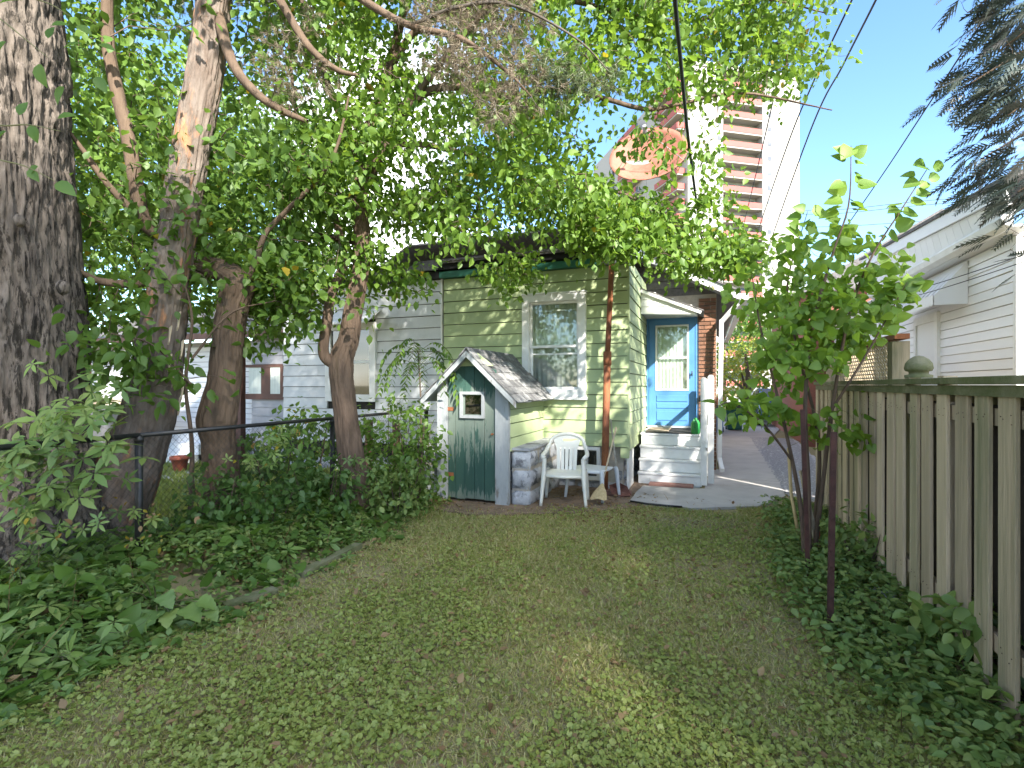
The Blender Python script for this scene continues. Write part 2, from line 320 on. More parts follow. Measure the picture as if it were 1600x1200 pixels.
# ------------------------------------------------------------------ leaves
def tmpl(half, fold=.08, droop=.1):
    """outline half widths [(w, y)...] from base to tip -> triangulated folded leaf"""
    m = len(half); v = []
    for w_, y in half: v += [(-w_, y, fold*w_/.3-droop*y*y), (0, y, -droop*y*y), (w_, y, fold*w_/.3-droop*y*y)]
    f = []
    for i in range(m-1):
        a = 3*i; b = a+3
        for q in ((a, a+1, b+1, b), (a+1, a+2, b+2, b+1)):
            f += [(q[0], q[1], q[2]), (q[0], q[2], q[3])]
    v = np.array(v); f = [t for t in f if len({tuple(np.round(v[x], 6)) for x in t}) == 3]
    return v, np.array(f)
T_OV = tmpl([(0, 0), (.3, .3), (.26, .62), (0, 1)])
T_HEART = tmpl([(.08, -.04), (.42, .08), (.46, .35), (.3, .68), (.1, .9), (0, 1)], .09, .16)
T_OVD = tmpl([(0, 0), (.2, .12), (.32, .34), (.28, .6), (.13, .84), (0, 1)], .09, .18)
T_SLIM = tmpl([(0, 0), (.15, .3), (.13, .6), (0, 1)])
T_BLADE = (np.array([(-.035, 0, 0), (.035, 0, 0), (-.022, .6, .05), (.022, .6, .05), (0, 1, .2)]), np.array([(0, 1, 3), (0, 3, 2), (2, 3, 4)]))
T_NEED = (np.array([(-.028, 0, 0), (.028, 0, 0), (0, 1, 0)]), np.array([(0, 1, 2)]))
def _disc():
    a = np.linspace(.35, 2*math.pi-.35, 7); v = [(0, 0, 0)]+[(.5*math.sin(x), -.5*math.cos(x), .1*math.sin(3*x)) for x in a]
    return np.array(v), np.array([(0, i, i+1) for i in range(1, 7)])
T_ROUND = _disc()
def _palm(k=5, half=((0, .05), (.16, .4), (.13, .7), (0, 1))):
    V = []; Fc = []; n = 0
    for i in range(k):
        a = (i-(k-1)/2)*(math.radians(62)); sc = 1-.28*abs(i-(k-1)/2)/((k-1)/2); v, f = tmpl(list(half), .06, .22)
        c, s = math.cos(a), math.sin(a); V.append(np.stack([(v[:, 0]*c+v[:, 1]*s)*sc, (-v[:, 0]*s+v[:, 1]*c)*sc, v[:, 2]*sc], 1)); Fc.append(f+n); n += len(v)
    return np.concatenate(V), np.concatenate(Fc)
T_PALM = _palm()
def _frond():
    V = []; Fc = []; n = 0
    def tri(a, b, c):
        nonlocal n; V.extend([a, b, c]); Fc.append((n, n+1, n+2)); n += 3
    tri((-.012, 0, 0), (.012, 0, 0), (0, 1, -.22))
    for i in range(7):
        y = .1+.12*i; l = .42*(1-.7*i/7)
        for s in (-1, 1):
            tri((0, y-.05, -.22*y*y), (0, y+.06, -.22*y*y), (s*l*.8, y+l*.75, -.22*y*y-l*.18))
            tri((s*l*.35, y+l*.35, -.22*y*y-l*.08), (s*l*.42, y+l*.43, -.22*y*y-l*.1), (s*l*.2, y+l*.95, -.22*y*y-l*.2))
    return np.array(V), np.array(Fc)
T_FROND = _frond()
def frames(A, N):
    A = A/(np.linalg.norm(A, axis=1)[:, None]+1e-9); B = np.cross(A, N); B /= np.linalg.norm(B, axis=1)[:, None]+1e-9
    return A, B, np.cross(B, A)
def leafmesh(name, Pn, A, N, S, t, mat, smooth=False):
    tv, tf = t; A, B, N = frames(A, N); k = len(tv); S = np.asarray(S)[:, None, None]
    v = Pn[:, None, :]+S*(tv[None, :, 0:1]*B[:, None, :]+tv[None, :, 1:2]*A[:, None, :]+tv[None, :, 2:3]*N[:, None, :])
    f = tf[None]+(np.arange(len(Pn))*k)[:, None, None]
    return npmesh(name, v.reshape(-1, 3), f.reshape(-1, 3), mat, smooth, np.repeat(rng.random(len(Pn)), k))
def leafobjs(name, Pn, A, N, S, t, mat, parent):
    """every large leaf an object of its own, sharing one mesh"""
    me = npmesh(name, t[0], t[1], mat, True); A, B, N = frames(A, N)
    for i in range(len(Pn)):
        o = bpy.data.objects.new(name, me); C.objects.link(o); o.parent = parent
        m = Matrix((B[i], A[i], N[i])).transposed().to_4x4(); s = float(S[i])
        m = Matrix.Translation(Pn[i])@m@Matrix.Scale(s, 4)
        if parent.type == 'EMPTY': m = Matrix.Translation(-parent.location)@m
        o.matrix_local = m
def inpoly(poly, n):
    p = np.array(poly, dtype=float); lo, hi = p.min(0), p.max(0); out = np.zeros((0, 2))
    while len(out) < n:
        q = lo+(hi-lo)*rng.random((n*3, 2)); ins = np.zeros(len(q), bool); j = len(p)-1
        for i in range(len(p)):
            c = ((p[i, 1] > q[:, 1]) != (p[j, 1] > q[:, 1])) & (q[:, 0] < (p[j, 0]-p[i, 0])*(q[:, 1]-p[i, 1])/(p[j, 1]-p[i, 1]+1e-12)+p[i, 0]); ins ^= c; j = i
        out = np.vstack([out, q[ins]])
    return out[:n]
def toworld(q, d):
    u = (q[:, 0]-800)/F*d; return np.stack([u*CT-d*ST, u*ST+d*CT, EYE+(HOR-q[:, 1])/F*d], 1)
def cloud(poly, d0, d1, n, per=9, sig=.22):
    """n points in a volume seen through poly between two distances, gathered in clumps"""
    nc = max(1, n//per); q = inpoly(poly, nc); c = toworld(q, d0+(d1-d0)*rng.random(nc))
    p = c[rng.integers(0, nc, n)]+rng.normal(0, sig, (n, 3))*np.array([1, 1, .7]); p[:, 2] = np.maximum(p[:, 2], .05); return p
def grow(nodes, anchors, r0=.012, sag=.08):
    """join each anchor to the nearest wood already there -> tubes"""
    nodes = np.asarray(nodes, dtype=float); anc = np.asarray(anchors, dtype=float)
    d = np.min(np.linalg.norm(anc[:, None]-nodes[None, ::max(1, len(nodes)//60)], axis=2), axis=1); V = []; Fs = []; n = 0; tips = []
    buf = np.zeros((len(nodes)+len(anc)*4, 3)); buf[:len(nodes)] = nodes; k = len(nodes)
    for i in np.argsort(d):
        a = anc[i]; dd = np.linalg.norm(buf[:k]-a, axis=1); j = int(np.argmin(dd)); b = buf[j]; l = dd[j]
        if l < .02: tips.append((b, a)); continue
        m1 = b+(a-b)*.35+rng.normal(0, .06*l, 3); m2 = b+(a-b)*.7+rng.normal(0, .05*l, 3); m1[2] += sag*l; m2[2] += sag*l
        r = min(r0*(.35+.55*l), r0*1.6); v, f = sweep([b, m1, m2, a], [r, r*.75, r*.5, r*.25], 4)
        V.append(v); Fs.append(f+n); n += len(v); buf[k:k+3] = (m1, m2, a); k += 3; tips.append((m2, a))
    return np.concatenate(V), np.concatenate(Fs), tips
def spray(tips, per, size, spread=.14, droop=.5, up=.8):
    """leaves set along and round the twig ends"""
    b = np.array([t[0] for t in tips]); a = np.array([t[1] for t in tips]); m = len(a)
    i = np.repeat(np.arange(m), per); n = len(i); f = rng.random(n)**.7
    ax = a[i]-b[i]; ax /= np.linalg.norm(ax, axis=1)[:, None]+1e-9
    p = b[i]+(a[i]-b[i])*(.25+.85*f)[:, None]+rng.normal(0, spread, (n, 3))
    A = ax*.5+rng.normal(0, .6, (n, 3)); A[:, 2] -= droop
    N = rng.normal(0, .55, (n, 3)); N[:, 2] += up
    return p, A, N, size*(.5+.85*rng.random(n))
def limbnodes(pts, skip=.3, n=30):
    q = catmull(pts, n); return q[int(n*skip):]

# ================================================================== THE SETTING
def gz(x, y):
    x = np.asarray(x, float); y = np.asarray(y, float)
    h = (fbm(np.stack([x*.9, y*.9, x*0], -1), 3)-.5)*.09
    k = np.clip((y-.2)/1.0, 0, 1)*np.clip((7.2-y)/1.5, 0, 1)*np.clip((x+4.6)/.8, 0, 1)*np.clip((1.9-x)/.5, 0, 1)
    bank = .10*np.clip((-3.1-x)/.5, 0, 1)*np.clip((x+5.4)/.9, 0, 1)*np.clip((7.0-y)/1.5, 0, 1)
    return h*k+bank
gx = np.concatenate([[-900, -300, -100, -40, -20, -12], np.arange(-8, 3, .14), [4, 8, 20, 60, 200, 900]])
gy = np.concatenate([[-900, -300, -80, -20, -5, -1.5], np.arange(0, 9, .14), [10, 14, 20, 40, 100, 300, 1500]])
XX, YY = np.meshgrid(gx, gy); ZZ = gz(XX, YY)
nx, ny = len(gx), len(gy); ii, jj = np.meshgrid(np.arange(nx-1), np.arange(ny-1)); a = (jj*nx+ii).ravel()
obj('ground', npmesh('ground', np.stack([XX, YY, ZZ], -1), np.stack([a, a+1, a+nx+1, a+nx], 1), MT['soil'], True), kind='structure')
def sheet(name, pts, z, mat, th=.05, sub=None, jitter=0):
    """flat slab with a real edge"""
    if jitter:
        q = []
        for i in range(len(pts)):
            A, B = Vector(pts[i]), Vector(pts[(i+1) % len(pts)]); n = max(1, int((B-A).length/.12))
            for k in range(n):
                p = A.lerp(B, k/n); e = (fbm(np.array([p.x*3, p.y*3, 5.]), 3)-.5)*jitter; q.append((p.x+e, p.y+e))
        pts = q
    b = MB(); b.prism([(x, y, z) for x, y in pts], (0, 0, -th)); return b.build(name, mat, kind='structure')
xy = lambda v: (v.x, v.y)
sheet('dirt_patch', [(-3.75, 5.75), (-2.6, 5.75), (-1.7, 6.1), (-.9, 6.75), (-.55, 7.6), (-.6, 8.7), (-1.0, 9.2), (-4.2, 7.78), (-4.2, 6.4)], .022, 'dirt', .03, jitter=.35)
# concrete drive and walk: three slabs with open joints
sheet('concrete_path', [(-1.0, 7.02), (-.2, 6.93), (.62, 7.35), (1.02, 8.15), (1.1, 9.3), (-.02, 9.3), (-.04, 8.3), (-.95, 8.2)], .034, 'concrete', .06, jitter=.05)
sheet('concrete_path', [(-.0, 9.33), (1.12, 9.33), (1.2, 13.6), (.2, 13.6), (.2, 10.3), (0, 10.3)], .032, 'concrete', .06)
sheet('concrete_path', [(.2, 13.63), (1.2, 13.63), (3.0, 24), (.2, 24)], .03, 'concrete', .06)
sheet('street', [(-60, 24.2), (60, 24.2), (60, 32), (-60, 32)], .02, mk('asphalt', (.055, .055, .058), (.045, .045, .047), 3, .9, .3, 60, var=0), .05)
# loose pale gravel beside the drive
n = 5200; gp = inpoly([(1.06, 8.3), (1.9, 8.0), (2.3, 17), (1.2, 17)], n)
a_ = rng.random(n)*6.28; r_ = .008+.02*rng.random(n)
v = []; base = np.array([(-1, -.8, 0), (.9, -1, 0), (1, .9, 0), (-.8, 1, 0), (0, .1, .9)])
c_, s_ = np.cos(a_), np.sin(a_)
v = np.stack([gp[:, 0:1]+r_[:, None]*(base[:, 0]*c_[:, None]-base[:, 1]*s_[:, None]), gp[:, 1:2]+r_[:, None]*(base[:, 0]*s_[:, None]+base[:, 1]*c_[:, None]), .025+r_[:, None]*base[:, 2]+0*gp[:, 0:1]], -1)
f = np.array([(0, 1, 4), (1, 2, 4), (2, 3, 4), (3, 0, 4)])[None]+(np.arange(n)*5)[:, None, None]
sheet('gravel_bed', [(1.05, 8.2), (1.95, 7.9), (2.4, 17), (1.22, 17)], .024, 'gravel', .03, jitter=.2)
obj('gravel', npmesh('gravel', v.reshape(-1, 3), f.reshape(-1, 3), MT['gravel']), kind='stuff', label='loose pale gravel along the concrete drive')

# ================================================================== GREEN HOUSE
FY, XC, XL, ZT, ZB = 7.82, -1.10, -4.26, 3.43, .67
def siding(parent, p0, along, length, out, z0, z1, pitch, mat, openings=(), split=0, th=.036, name='siding_board', single=None, gap=.011):
    """overlapping horizontal boards, every board a piece of its own"""
    p0, al, ou = Vector(p0), Vector(along), Vector(out); n = int(round((z1-z0)/pitch)); pitch = (z1-z0)/n
    for r in range(n):
        a, b = z0+r*pitch, z0+(r+1)*pitch; iv = [(0, length)]
        for s0, s1, o0, o1 in openings:
            if min(b, o1)-max(a, o0) > .25*pitch:
                k = []
                for i0, i1 in iv:
                    if s0 > i0: k.append((i0, min(i1, s0)))
                    if s1 < i1: k.append((max(i0, s1), i1))
                iv = [q for q in k if q[1]-q[0] > .01]
        cut = []
        for i0, i1 in iv:
            if split and i1-i0 > split*1.4:
                m = i0+(i1-i0)*(.3+.4*random.random()); cut += [(i0, m-.0015), (m+.0015, i1)]
            else: cut.append((i0, i1))
        for i0, i1 in cut:
            e = random.uniform(-.003, .003) if single is None else 0
            A, B = p0+al*i0, p0+al*i1; t1, t0 = th+random.uniform(0, .005), th*.6
            q = [A+ou*0, B+ou*0, B+ou*t1, A+ou*t1]; zz = a+e
            lo = [Vector((x.x, x.y, zz)) for x in q]; hi = [Vector((x.x, x.y, b-gap)) for x in (A, B, B+ou*t0, A+ou*t0)]
            (single or MB()).add(lo+hi, [(0, 1, 2, 3), (4, 5, 6, 7), (0, 1, 5, 4), (1, 2, 6, 5), (2, 3, 7, 6), (3, 0, 4, 7)]) if single is not None else \
                MB().add(lo+hi, [(0, 1, 2, 3), (4, 5, 6, 7), (0, 1, 5, 4), (1, 2, 6, 5), (2, 3, 7, 6), (3, 0, 4, 7)]).build(name, mat, parent)
def frame(b, x0, x1, z0, z1, wd, y0, y1):
    b.box(x0, x0+wd, y0, y1, z0, z1); b.box(x1-wd, x1, y0, y1, z0, z1); b.box(x0+wd, x1-wd, y0, y1, z1-wd, z1); b.box(x0+wd, x1-wd, y0, y1, z0, z0+wd)
house = thing('house', 'green clapboard house with blue back door and white framed window', 'house', (-2.6, 9, 0))
WX0, WX1, WZ0, WZ1 = -2.79, -1.75, 1.42, 3.04
wall = MB().box(XL+.002, XC-.03, FY+.02, 10.2, ZB+.004, ZT).build('wall', 'groove_shade', house)
# the wall is hollow behind the window
bpy.data.objects.remove(wall)
b = MB(); b.box(XL+.002, WX0+.1, FY+.02, FY+.12, ZB+.004, ZT); b.box(WX1-.1, XC-.03, FY+.02, FY+.12, ZB+.004, ZT); b.box(WX0+.1, WX1-.1, FY+.02, FY+.12, ZB+.004, WZ0+.1); b.box(WX0+.1, WX1-.1, FY+.02, FY+.12, WZ1-.1, ZT)
b.box(XC-.13, XC-.03, FY+.12, 10.19, ZB+.004, ZT); wall = b.build('wall', 'groove_shade', house)
siding(wall, (XL+.02, FY+.02, 0), (1, 0, 0), XC-XL-.03, (0, -1, 0), ZB, ZT, .2, 'green_siding', [(WX0+.05-XL-.02, WX1-.05-XL-.02, WZ0+.02, WZ1-.02)], split=2.0)
siding(wall, (XC-.03, FY+.02, 0), (0, 1, 0), 2.34, (1, 0, 0), ZB-.06, ZT+.12, .2, 'green_siding', th=.034)
# shadow line corner board and the stub of corner post under the siding
MB().box(XC-.022, XC+.006, FY-.012, FY+.018, ZB-.03, ZT).build('corner_board', 'green_siding', wall)
MB().box(XC-.13, XC-.008, FY-.002, FY+.1, .5, ZB-.012).build('corner_post', 'green_siding', house)
# window
win = MB(); frame(win, WX0, WX1, WZ0, WZ1, .115, FY-.07, FY+.03); win.box(WX0-.02, WX1+.02, FY-.10, FY+.03, WZ0-.045, WZ0-.001); win.box(WX0-.01, WX1+.01, FY-.08, FY+.03, WZ1+.001, WZ1+.025)
win = win.build('window', 'white_paint', house, bevel=.004)
ix0, ix1, iz0, iz1 = WX0+.115, WX1-.115, WZ0+.115, WZ1-.115; zm = iz0+(iz1-iz0)*.49
b = MB(); frame(b, ix0, ix1, zm-.02, iz1, .04, FY-.012, FY+.022); b.build('upper_sash', 'white_paint', win, bevel=.003)
b = MB(); frame(b, ix0, ix1, iz0, zm+.02, .04, FY+.026, FY+.056); b.box(ix0+.04, ix1-.04, FY+.03, FY+.05, zm-.13, zm-.105); b.build('lower_sash', 'white_paint', win, bevel=.003)
MB().box(ix0+.04, ix1-.04, FY, FY+.006, zm+.02, iz1-.04).build('pane', 'glass', win)
MB().box(ix0+.04, ix1-.04, FY+.037, FY+.043, iz0+.04, zm-.02).build('pane', 'glass', win)
MB().box(ix0+.04, ix1-.04, FY+.010, FY+.013, iz1-.15, iz1-.125).build('blind_rail', 'white_paint', win)
b = MB()
for k in range(26):
    x = ix0+(ix1-ix0)*k/26; b.add([(x, FY+.11+.012*(k % 2), zm-.02), (x+(ix1-ix0)/26, FY+.11+.012*((k+1) % 2), zm-.02), (x+(ix1-ix0)/26, FY+.11+.012*((k+1) % 2), iz1), (x, FY+.11+.012*(k % 2), iz1)], [(0, 1, 2, 3)])
b.build('curtain', 'curtain', win)
b = MB()
for k in range(20):
    x = ix0+(ix1-ix0)*k/20; b.add([(x, FY+.16+.016*(k % 2), iz0), (x+(ix1-ix0)/20, FY+.16+.016*((k+1) % 2), iz0), (x+(ix1-ix0)/20, FY+.16+.016*((k+1) % 2), zm), (x, FY+.16+.016*(k % 2), zm)], [(0, 1, 2, 3)])
b.build('curtain', 'blind_low', win)
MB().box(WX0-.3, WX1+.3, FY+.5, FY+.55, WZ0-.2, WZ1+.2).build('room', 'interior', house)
# eaves
MB().box(XL-.02, -1.55, FY-.10, FY+.02, ZT, ZT+.105).build('fascia', 'fascia_green', house)
MB().box(-1.548, XC+.04, FY-.09, FY+.02, ZT+.002, ZT+.13).build('fascia', 'worn_white', house, label='bare grey end of the fascia board')
MB().box(XL-.02, XC+.03, FY-.14, FY+.02, ZT+.132, ZT+.22).build('eave_shade_strip', 'black_trim_and_shade', house)  # black strip painted in place of the shadow under the roof edge
rf = MB().prism([(XL-.02, FY-.2, ZT+.22), (XC+.12, FY-.2, ZT+.22), (XC+.12, 10.15, ZT+.72), (XL-.02, 10.15, ZT+.72)], (0, 0, .03)).build('roof', 'shingle', house)
me = None
for r in range(12):
    y = FY-.22+r*.2; z = ZT+.252+(y-FY+.2)*.2115
    x = XL-.02-(r % 2)*.15
    while x < XC+.12:
        x1 = min(x+.3, XC+.12); x0 = max(x, XL-.02)
        if x1-x0 > .03:
            MB().add([(x0+.003, y, z), (x1-.003, y, z), (x1-.003, y+.21, z+.05), (x0+.003, y+.21, z+.05), (x0+.003, y, z+.008), (x1-.003, y, z+.008), (x1-.003, y+.21, z+.052), (x0+.003, y+.21, z+.052)],
                     [(0, 1, 2, 3), (4, 5, 6, 7), (0, 1, 5, 4), (1, 2, 6, 5), (2, 3, 7, 6), (3, 0, 4, 7)]).build('shingle', 'shingle', rf)
        x += .3
MB().bar((XC+.09, FY-.2, ZT+.13), (XC+.09, 10.1, ZT+.63), .03, .14).build('rake_board', 'white_paint', house)
# foundation: rock faced blocks, whitewashed
fd = MB().box(XL+.02, XC-.1, FY+.08, FY+.3, -.2, ZB).build('foundation', 'mortar', house)
def stone_block(x0, x1, y, z0, z1, parent, out=(0, -1, 0), depth=.07):
    nx_, nz_ = 5, 4; v = []; ou = Vector(out); al = Vector((1, 0, 0)) if abs(ou.y) > .5 else Vector((0, 1, 0))
    sx = rng.random()*50
    for j in range(nz_+1):
        for i in range(nx_+1):
            u, t = i/nx_, j/nz_; e = min(u, 1-u, t, 1-t)
            hgt = -depth*.5+depth*(min(e*5, 1)*(.5+.9*fbm(np.array([u*3+sx, t*3, 3.]), 3)))
            if e > 0: u += rng.normal(0, .03); t += rng.normal(0, .03)
            s_ = x0+(x1-x0)*u; base = al*s_+(Vector((0, y, 0)) if abs(ou.y) > .5 else Vector((y, 0, 0)))
            p = base+ou*hgt; v.append((p.x, p.y, z0+(z1-z0)*t))
    f = [(j*(nx_+1)+i, j*(nx_+1)+i+1, (j+1)*(nx_+1)+i+1, (j+1)*(nx_+1)+i) for j in range(nz_) for i in range(nx_)]
    obj('stone', npmesh('stone', v, f, MT['stone']), parent)
z = -.06
for r in range(4):
    h = .185; x = XL+.02-(r % 2)*.17
    while x < XC-.12:
        x1 = x+random.uniform(.3, .44)
        if not (x1 > -2.42 and x < -1.52 and .1 < z+h/2 < .7): stone_block(max(x, XL+.02)+.006, min(x1, XC-.11)-.006, FY+.06, z+.006, z+h-.006, fd)
        x = x1
    z += h
z = -.06
for r in range(4):       # side of the house
    for k in range(5): stone_block(FY+.09+k*.46, FY+.53+k*.46, XC-.11, z+.006, z+.179, fd, (1, 0, 0))
    z += .185
# basement window behind the chair and the narrow one beside the stairs
bw = MB(); frame(bw, -2.40, -1.54, .14, ZB-.02, .05, FY-.02, FY+.1)
for k in (1, 2, 3): bw.box(-2.40+.215*k-.018, -2.40+.215*k+.018, FY-.015, FY+.06, .19, ZB-.07)
bw = bw.build('basement_window', 'white_paint', house); MB().box(-2.36, -1.58, FY+.07, FY+.078, .18, ZB-.05).build('pane', 'glass_dark', bw)
sg = MB()
for k in range(5): sg.box(XC-.045, XC-.015, FY+.06+k*.12, FY+.12+k*.12, 0, ZB-.07)
sg.build('skirting_slats', 'white_paint', house)
# brick part with the door
GY = 10.2
bwall = MB().box(-9, .155, GY+.02, GY+.3, 0, 3.3).box(-.05, .155, GY+.3, 19.8, 0, 3.2).build('brick_wall', 'mortar', house)
bme = MB().box(-.1, .1, -.02, .05, -.028, .028).mesh('brick', MT['brick'])
hme = MB().box(-.045, .045, -.02, .05, -.028, .028).mesh('brick', MT['brick'])
for r in range(44):
    z = .05+r*.073; xs = [(-.065, bme), (.09, hme)] if r % 2 else [(-.12, hme), (.035, bme)]
    for x, m in xs:
        o = obj('brick', m, bwall); o.location = (x+.012, GY+random.uniform(-.003, .003), z)
    if r > 9:
        o = obj('brick', hme, bwall); o.location = (-1.115, GY-.001, z)
# gable above: dark shingled face under a white rake
RX, RZ = -2.3, 4.55
gb = MB().prism([(-9, GY+.05, 3.3), (.155, GY+.05, 3.3), (.155, GY+.05, 3.34), (RX, GY+.05, RZ-.1), (-6.2, GY+.05, RZ-.1), (-9, GY+.05, 3.34)], (0, .2, 0)).build('gable', 'shingle', house)
siding(gb, (-1.3, GY+.05, 0), (1, 0, 0), 1.2, (0, -1, 0), 3.3, 3.9, .15, 'shingle', name='gable_shingle')
sl_ = (RZ-3.1)/(.55-RX)
MB().prism([(.55, GY-.35, 3.1), (.55, GY-.35, 3.23), (RX, GY-.35, RZ+.13), (RX, GY-.35, RZ)], (0, .03, 0)).build('rake_board', 'white_paint', house)
MB().prism([(.56, GY-.38, 3.235), (.56, GY-.38, 3.27), (RX, GY-.38, RZ+.17), (RX, GY-.38, RZ+.135)], (0, 10, 0)).prism([(-9.2, GY-.38, 3.135), (-9.2, GY-.38, 3.17), (-6.2, GY-.38, RZ+.17), (-6.2, GY-.38, RZ+.135)], (0, 10, 0)).box(-6.2, RX, GY-.38, GY+9.6, RZ+.136, RZ+.169).build('main_roof', 'shingle', house)
MB().prism([(.53, GY-.32, 3.12), (RX, GY-.32, RZ), (RX, GY+.04, RZ), (.53, GY+.04, 3.12)], (0, 0, .02)).build('soffit', 'worn_white', house)
g_ = MB(); g_.box(.56, .67, GY-.36, 19.5, 3.1, 3.21); g_.build('gutter', 'white_paint', house)
dp = MB(); dp.bar((.5, GY-.3, 3.05), (.24, GY-.2, 2.75), .07, .07); dp.bar((.235, GY-.2, 2.78), (.20, GY-.26, .25), .075, .075); dp.bar((.20, GY-.26, .28), (.24, GY-.6, .12), .07, .07)
dp.build('downspout', 'white_paint', house, bevel=.006)
# door
DX0, DX1, DZ0, DZ1 = -1.06, -.21, .835, 2.86
df = MB(); df.box(DX0-.035, DX0, GY-.06, GY+.03, DZ0, DZ1+.04); df.box(DX1, DX1+.03, GY-.06, GY+.03, DZ0, DZ1+.04); df.box(DX0, DX1, GY-.06, GY+.03, DZ1, DZ1+.04); df.build('door_frame', 'blue_paint', house)
d = MB(); gx0, gx1, gz0, gz1 = DX0+.14, DX1-.13, DZ0+.68, DZ1-.13
d.box(DX0+.004, gx0, GY-.05, GY-.01, DZ0, DZ1-.004); d.box(gx1, DX1-.004, GY-.05, GY-.01, DZ0, DZ1-.004); d.box(gx0, gx1, GY-.05, GY-.01, gz1, DZ1-.004); d.box(gx0, gx1, GY-.05, GY-.01, DZ0, gz0)
door = d.build('door', 'blue_paint', house, bevel=.004)
b = MB(); frame(b, gx0-.012, gx1+.012, gz0-.012, gz1+.012, .03, GY-.062, GY-.02); b.box(gx0+.018, gx1-.018, GY-.058, GY-.03, (gz0+gz1)/2-.015, (gz0+gz1)/2+.012); b.build('glazing_bead', 'white_paint', door)
MB().box(gx0, gx1, GY-.036, GY-.03, gz0, gz1).build('pane', 'glass', door)
b = MB()
for k in range(18):
    x = gx0+(gx1-gx0)*k/18; b.add([(x, GY+.012*(k % 2), gz0), (x+(gx1-gx0)/18, GY+.012*((k+1) % 2), gz0), (x+(gx1-gx0)/18, GY+.012*((k+1) % 2), gz1), (x, GY+.012*(k % 2), gz1)], [(0, 1, 2, 3)])
b.build('curtain', 'curtain', door)
for z0, z1 in ((DZ0+.10, DZ0+.27), (DZ0+.33, DZ0+.43), (DZ0+.46, DZ0+.57)):
    MB().box(DX0+.15, DX1-.14, GY-.062, GY-.049, z0, z1).build('panel', 'blue_paint', door, bevel=.005)
b = MB(); b.tube([(DX1-.06, GY-.05, DZ0+.98), (DX1-.06, GY-.09, DZ0+.98)], .012, 8); b.tube([(DX1-.06, GY-.09, DZ0+.93), (DX1-.06, GY-.095, DZ0+1.03)], .011, 8); b.build('handle', 'black_steel', door, smooth=True)
MB().box(DX0-.03, DX1+.03, GY-.1, GY+.02, .802, DZ0-.002).build('threshold', 'worn_white', house)
# little lean-to hood over the door
HY = 9.25
hd = MB().prism([(XC+.005, HY, 2.86), (-.17, HY, 2.79), (-.17, HY, 2.83), (XC+.005, HY, 3.24)], (0, .05, 0)).build('hood', 'vinyl', house)
for k in range(3):
    z0 = 2.86+k*.125
    MB().add([(XC+.006, HY-.016, z0), (-.19-k*.28, HY-.016, z0-.05*(1-k*.28)), (-.25-k*.3, HY-.004, z0+.115), (XC+.006, HY-.004, z0+.118), (XC+.006, HY, z0), (-.19-k*.28, HY, z0-.05*(1-k*.28)), (-.25-k*.3, HY, z0+.115), (XC+.006, HY, z0+.118)],
             [(0, 1, 2, 3), (0, 1, 5, 4), (1, 2, 6, 5), (2, 3, 7, 6), (3, 0, 4, 7)]).build('siding_board', 'vinyl', hd)
MB().bar((XC, HY-.03, 3.26), (-.10, HY-.03, 2.83), .05, .05).build('hood_trim', 'white_paint', hd)
MB().prism([(XC, HY-.05, 3.29), (-.06, HY-.05, 2.855), (-.06, HY-.05, 2.875), (XC, HY-.05, 3.31)], (0, 1.2, 0)).build('hood_roof', 'shingle', hd)
MB().box(XC, -.17, HY+.05, GY, 2.875, 2.89).build('hood_ceiling', 'worn_white', hd)
# steps, landing and guard boards
st = MB().box(-1.03, -.12, 8.93, 10.1, .05, .755).build('stairs', 'white_paint', house)
for i, (z, y) in enumerate(((.8, 8.86), (.6, 8.73), (.4, 8.60), (.2, 8.47))):
    yb = 10.16 if i == 0 else y+.16
    MB().box(-1.06, -.09, y-.014, yb, z-.035, z-.001*i).build('tread', 'white_paint', st, bevel=.006)
    for q in range(2 if i else 1):
        h = .16/(2 if i == 9 else 1)
    MB().box(-1.045, -.105, y, y+.025, z-.195, z-.04).build('riser', 'white_paint', st, bevel=.003)
MB().prism([(-.104, 8.47, .02), (-.104, 8.47, .18), (-.104, 8.86, .77), (-.104, 10.1, .77), (-.104, 10.1, .02)], (.022, 0, 0)).build('stringer', 'white_paint', st)
for x0, y, z1 in ((-.10, 8.40, 1.72), (.003, 8.60, 1.76), (-.07, 9.3, 1.7), (-.07, 9.9, 1.7)):
    MB().prism([(x0, y, .06), (x0+.092, y, .06), (x0+.092, y, z1-.03), (x0+.07, y, z1), (x0+.022, y, z1), (x0, y, z1-.03)], (0, .035, 0)).build('guard_board', 'white_paint', house, bevel=.004)
MB().bar((-.012, 8.37, .62), (.0, 8.6, .95), .03, .09).build('rail', 'white_paint', house)
MB().bar((-.03, 8.64, 1.45), (-.03, 10.1, 1.45), .035, .09).build('rail', 'white_paint', house)

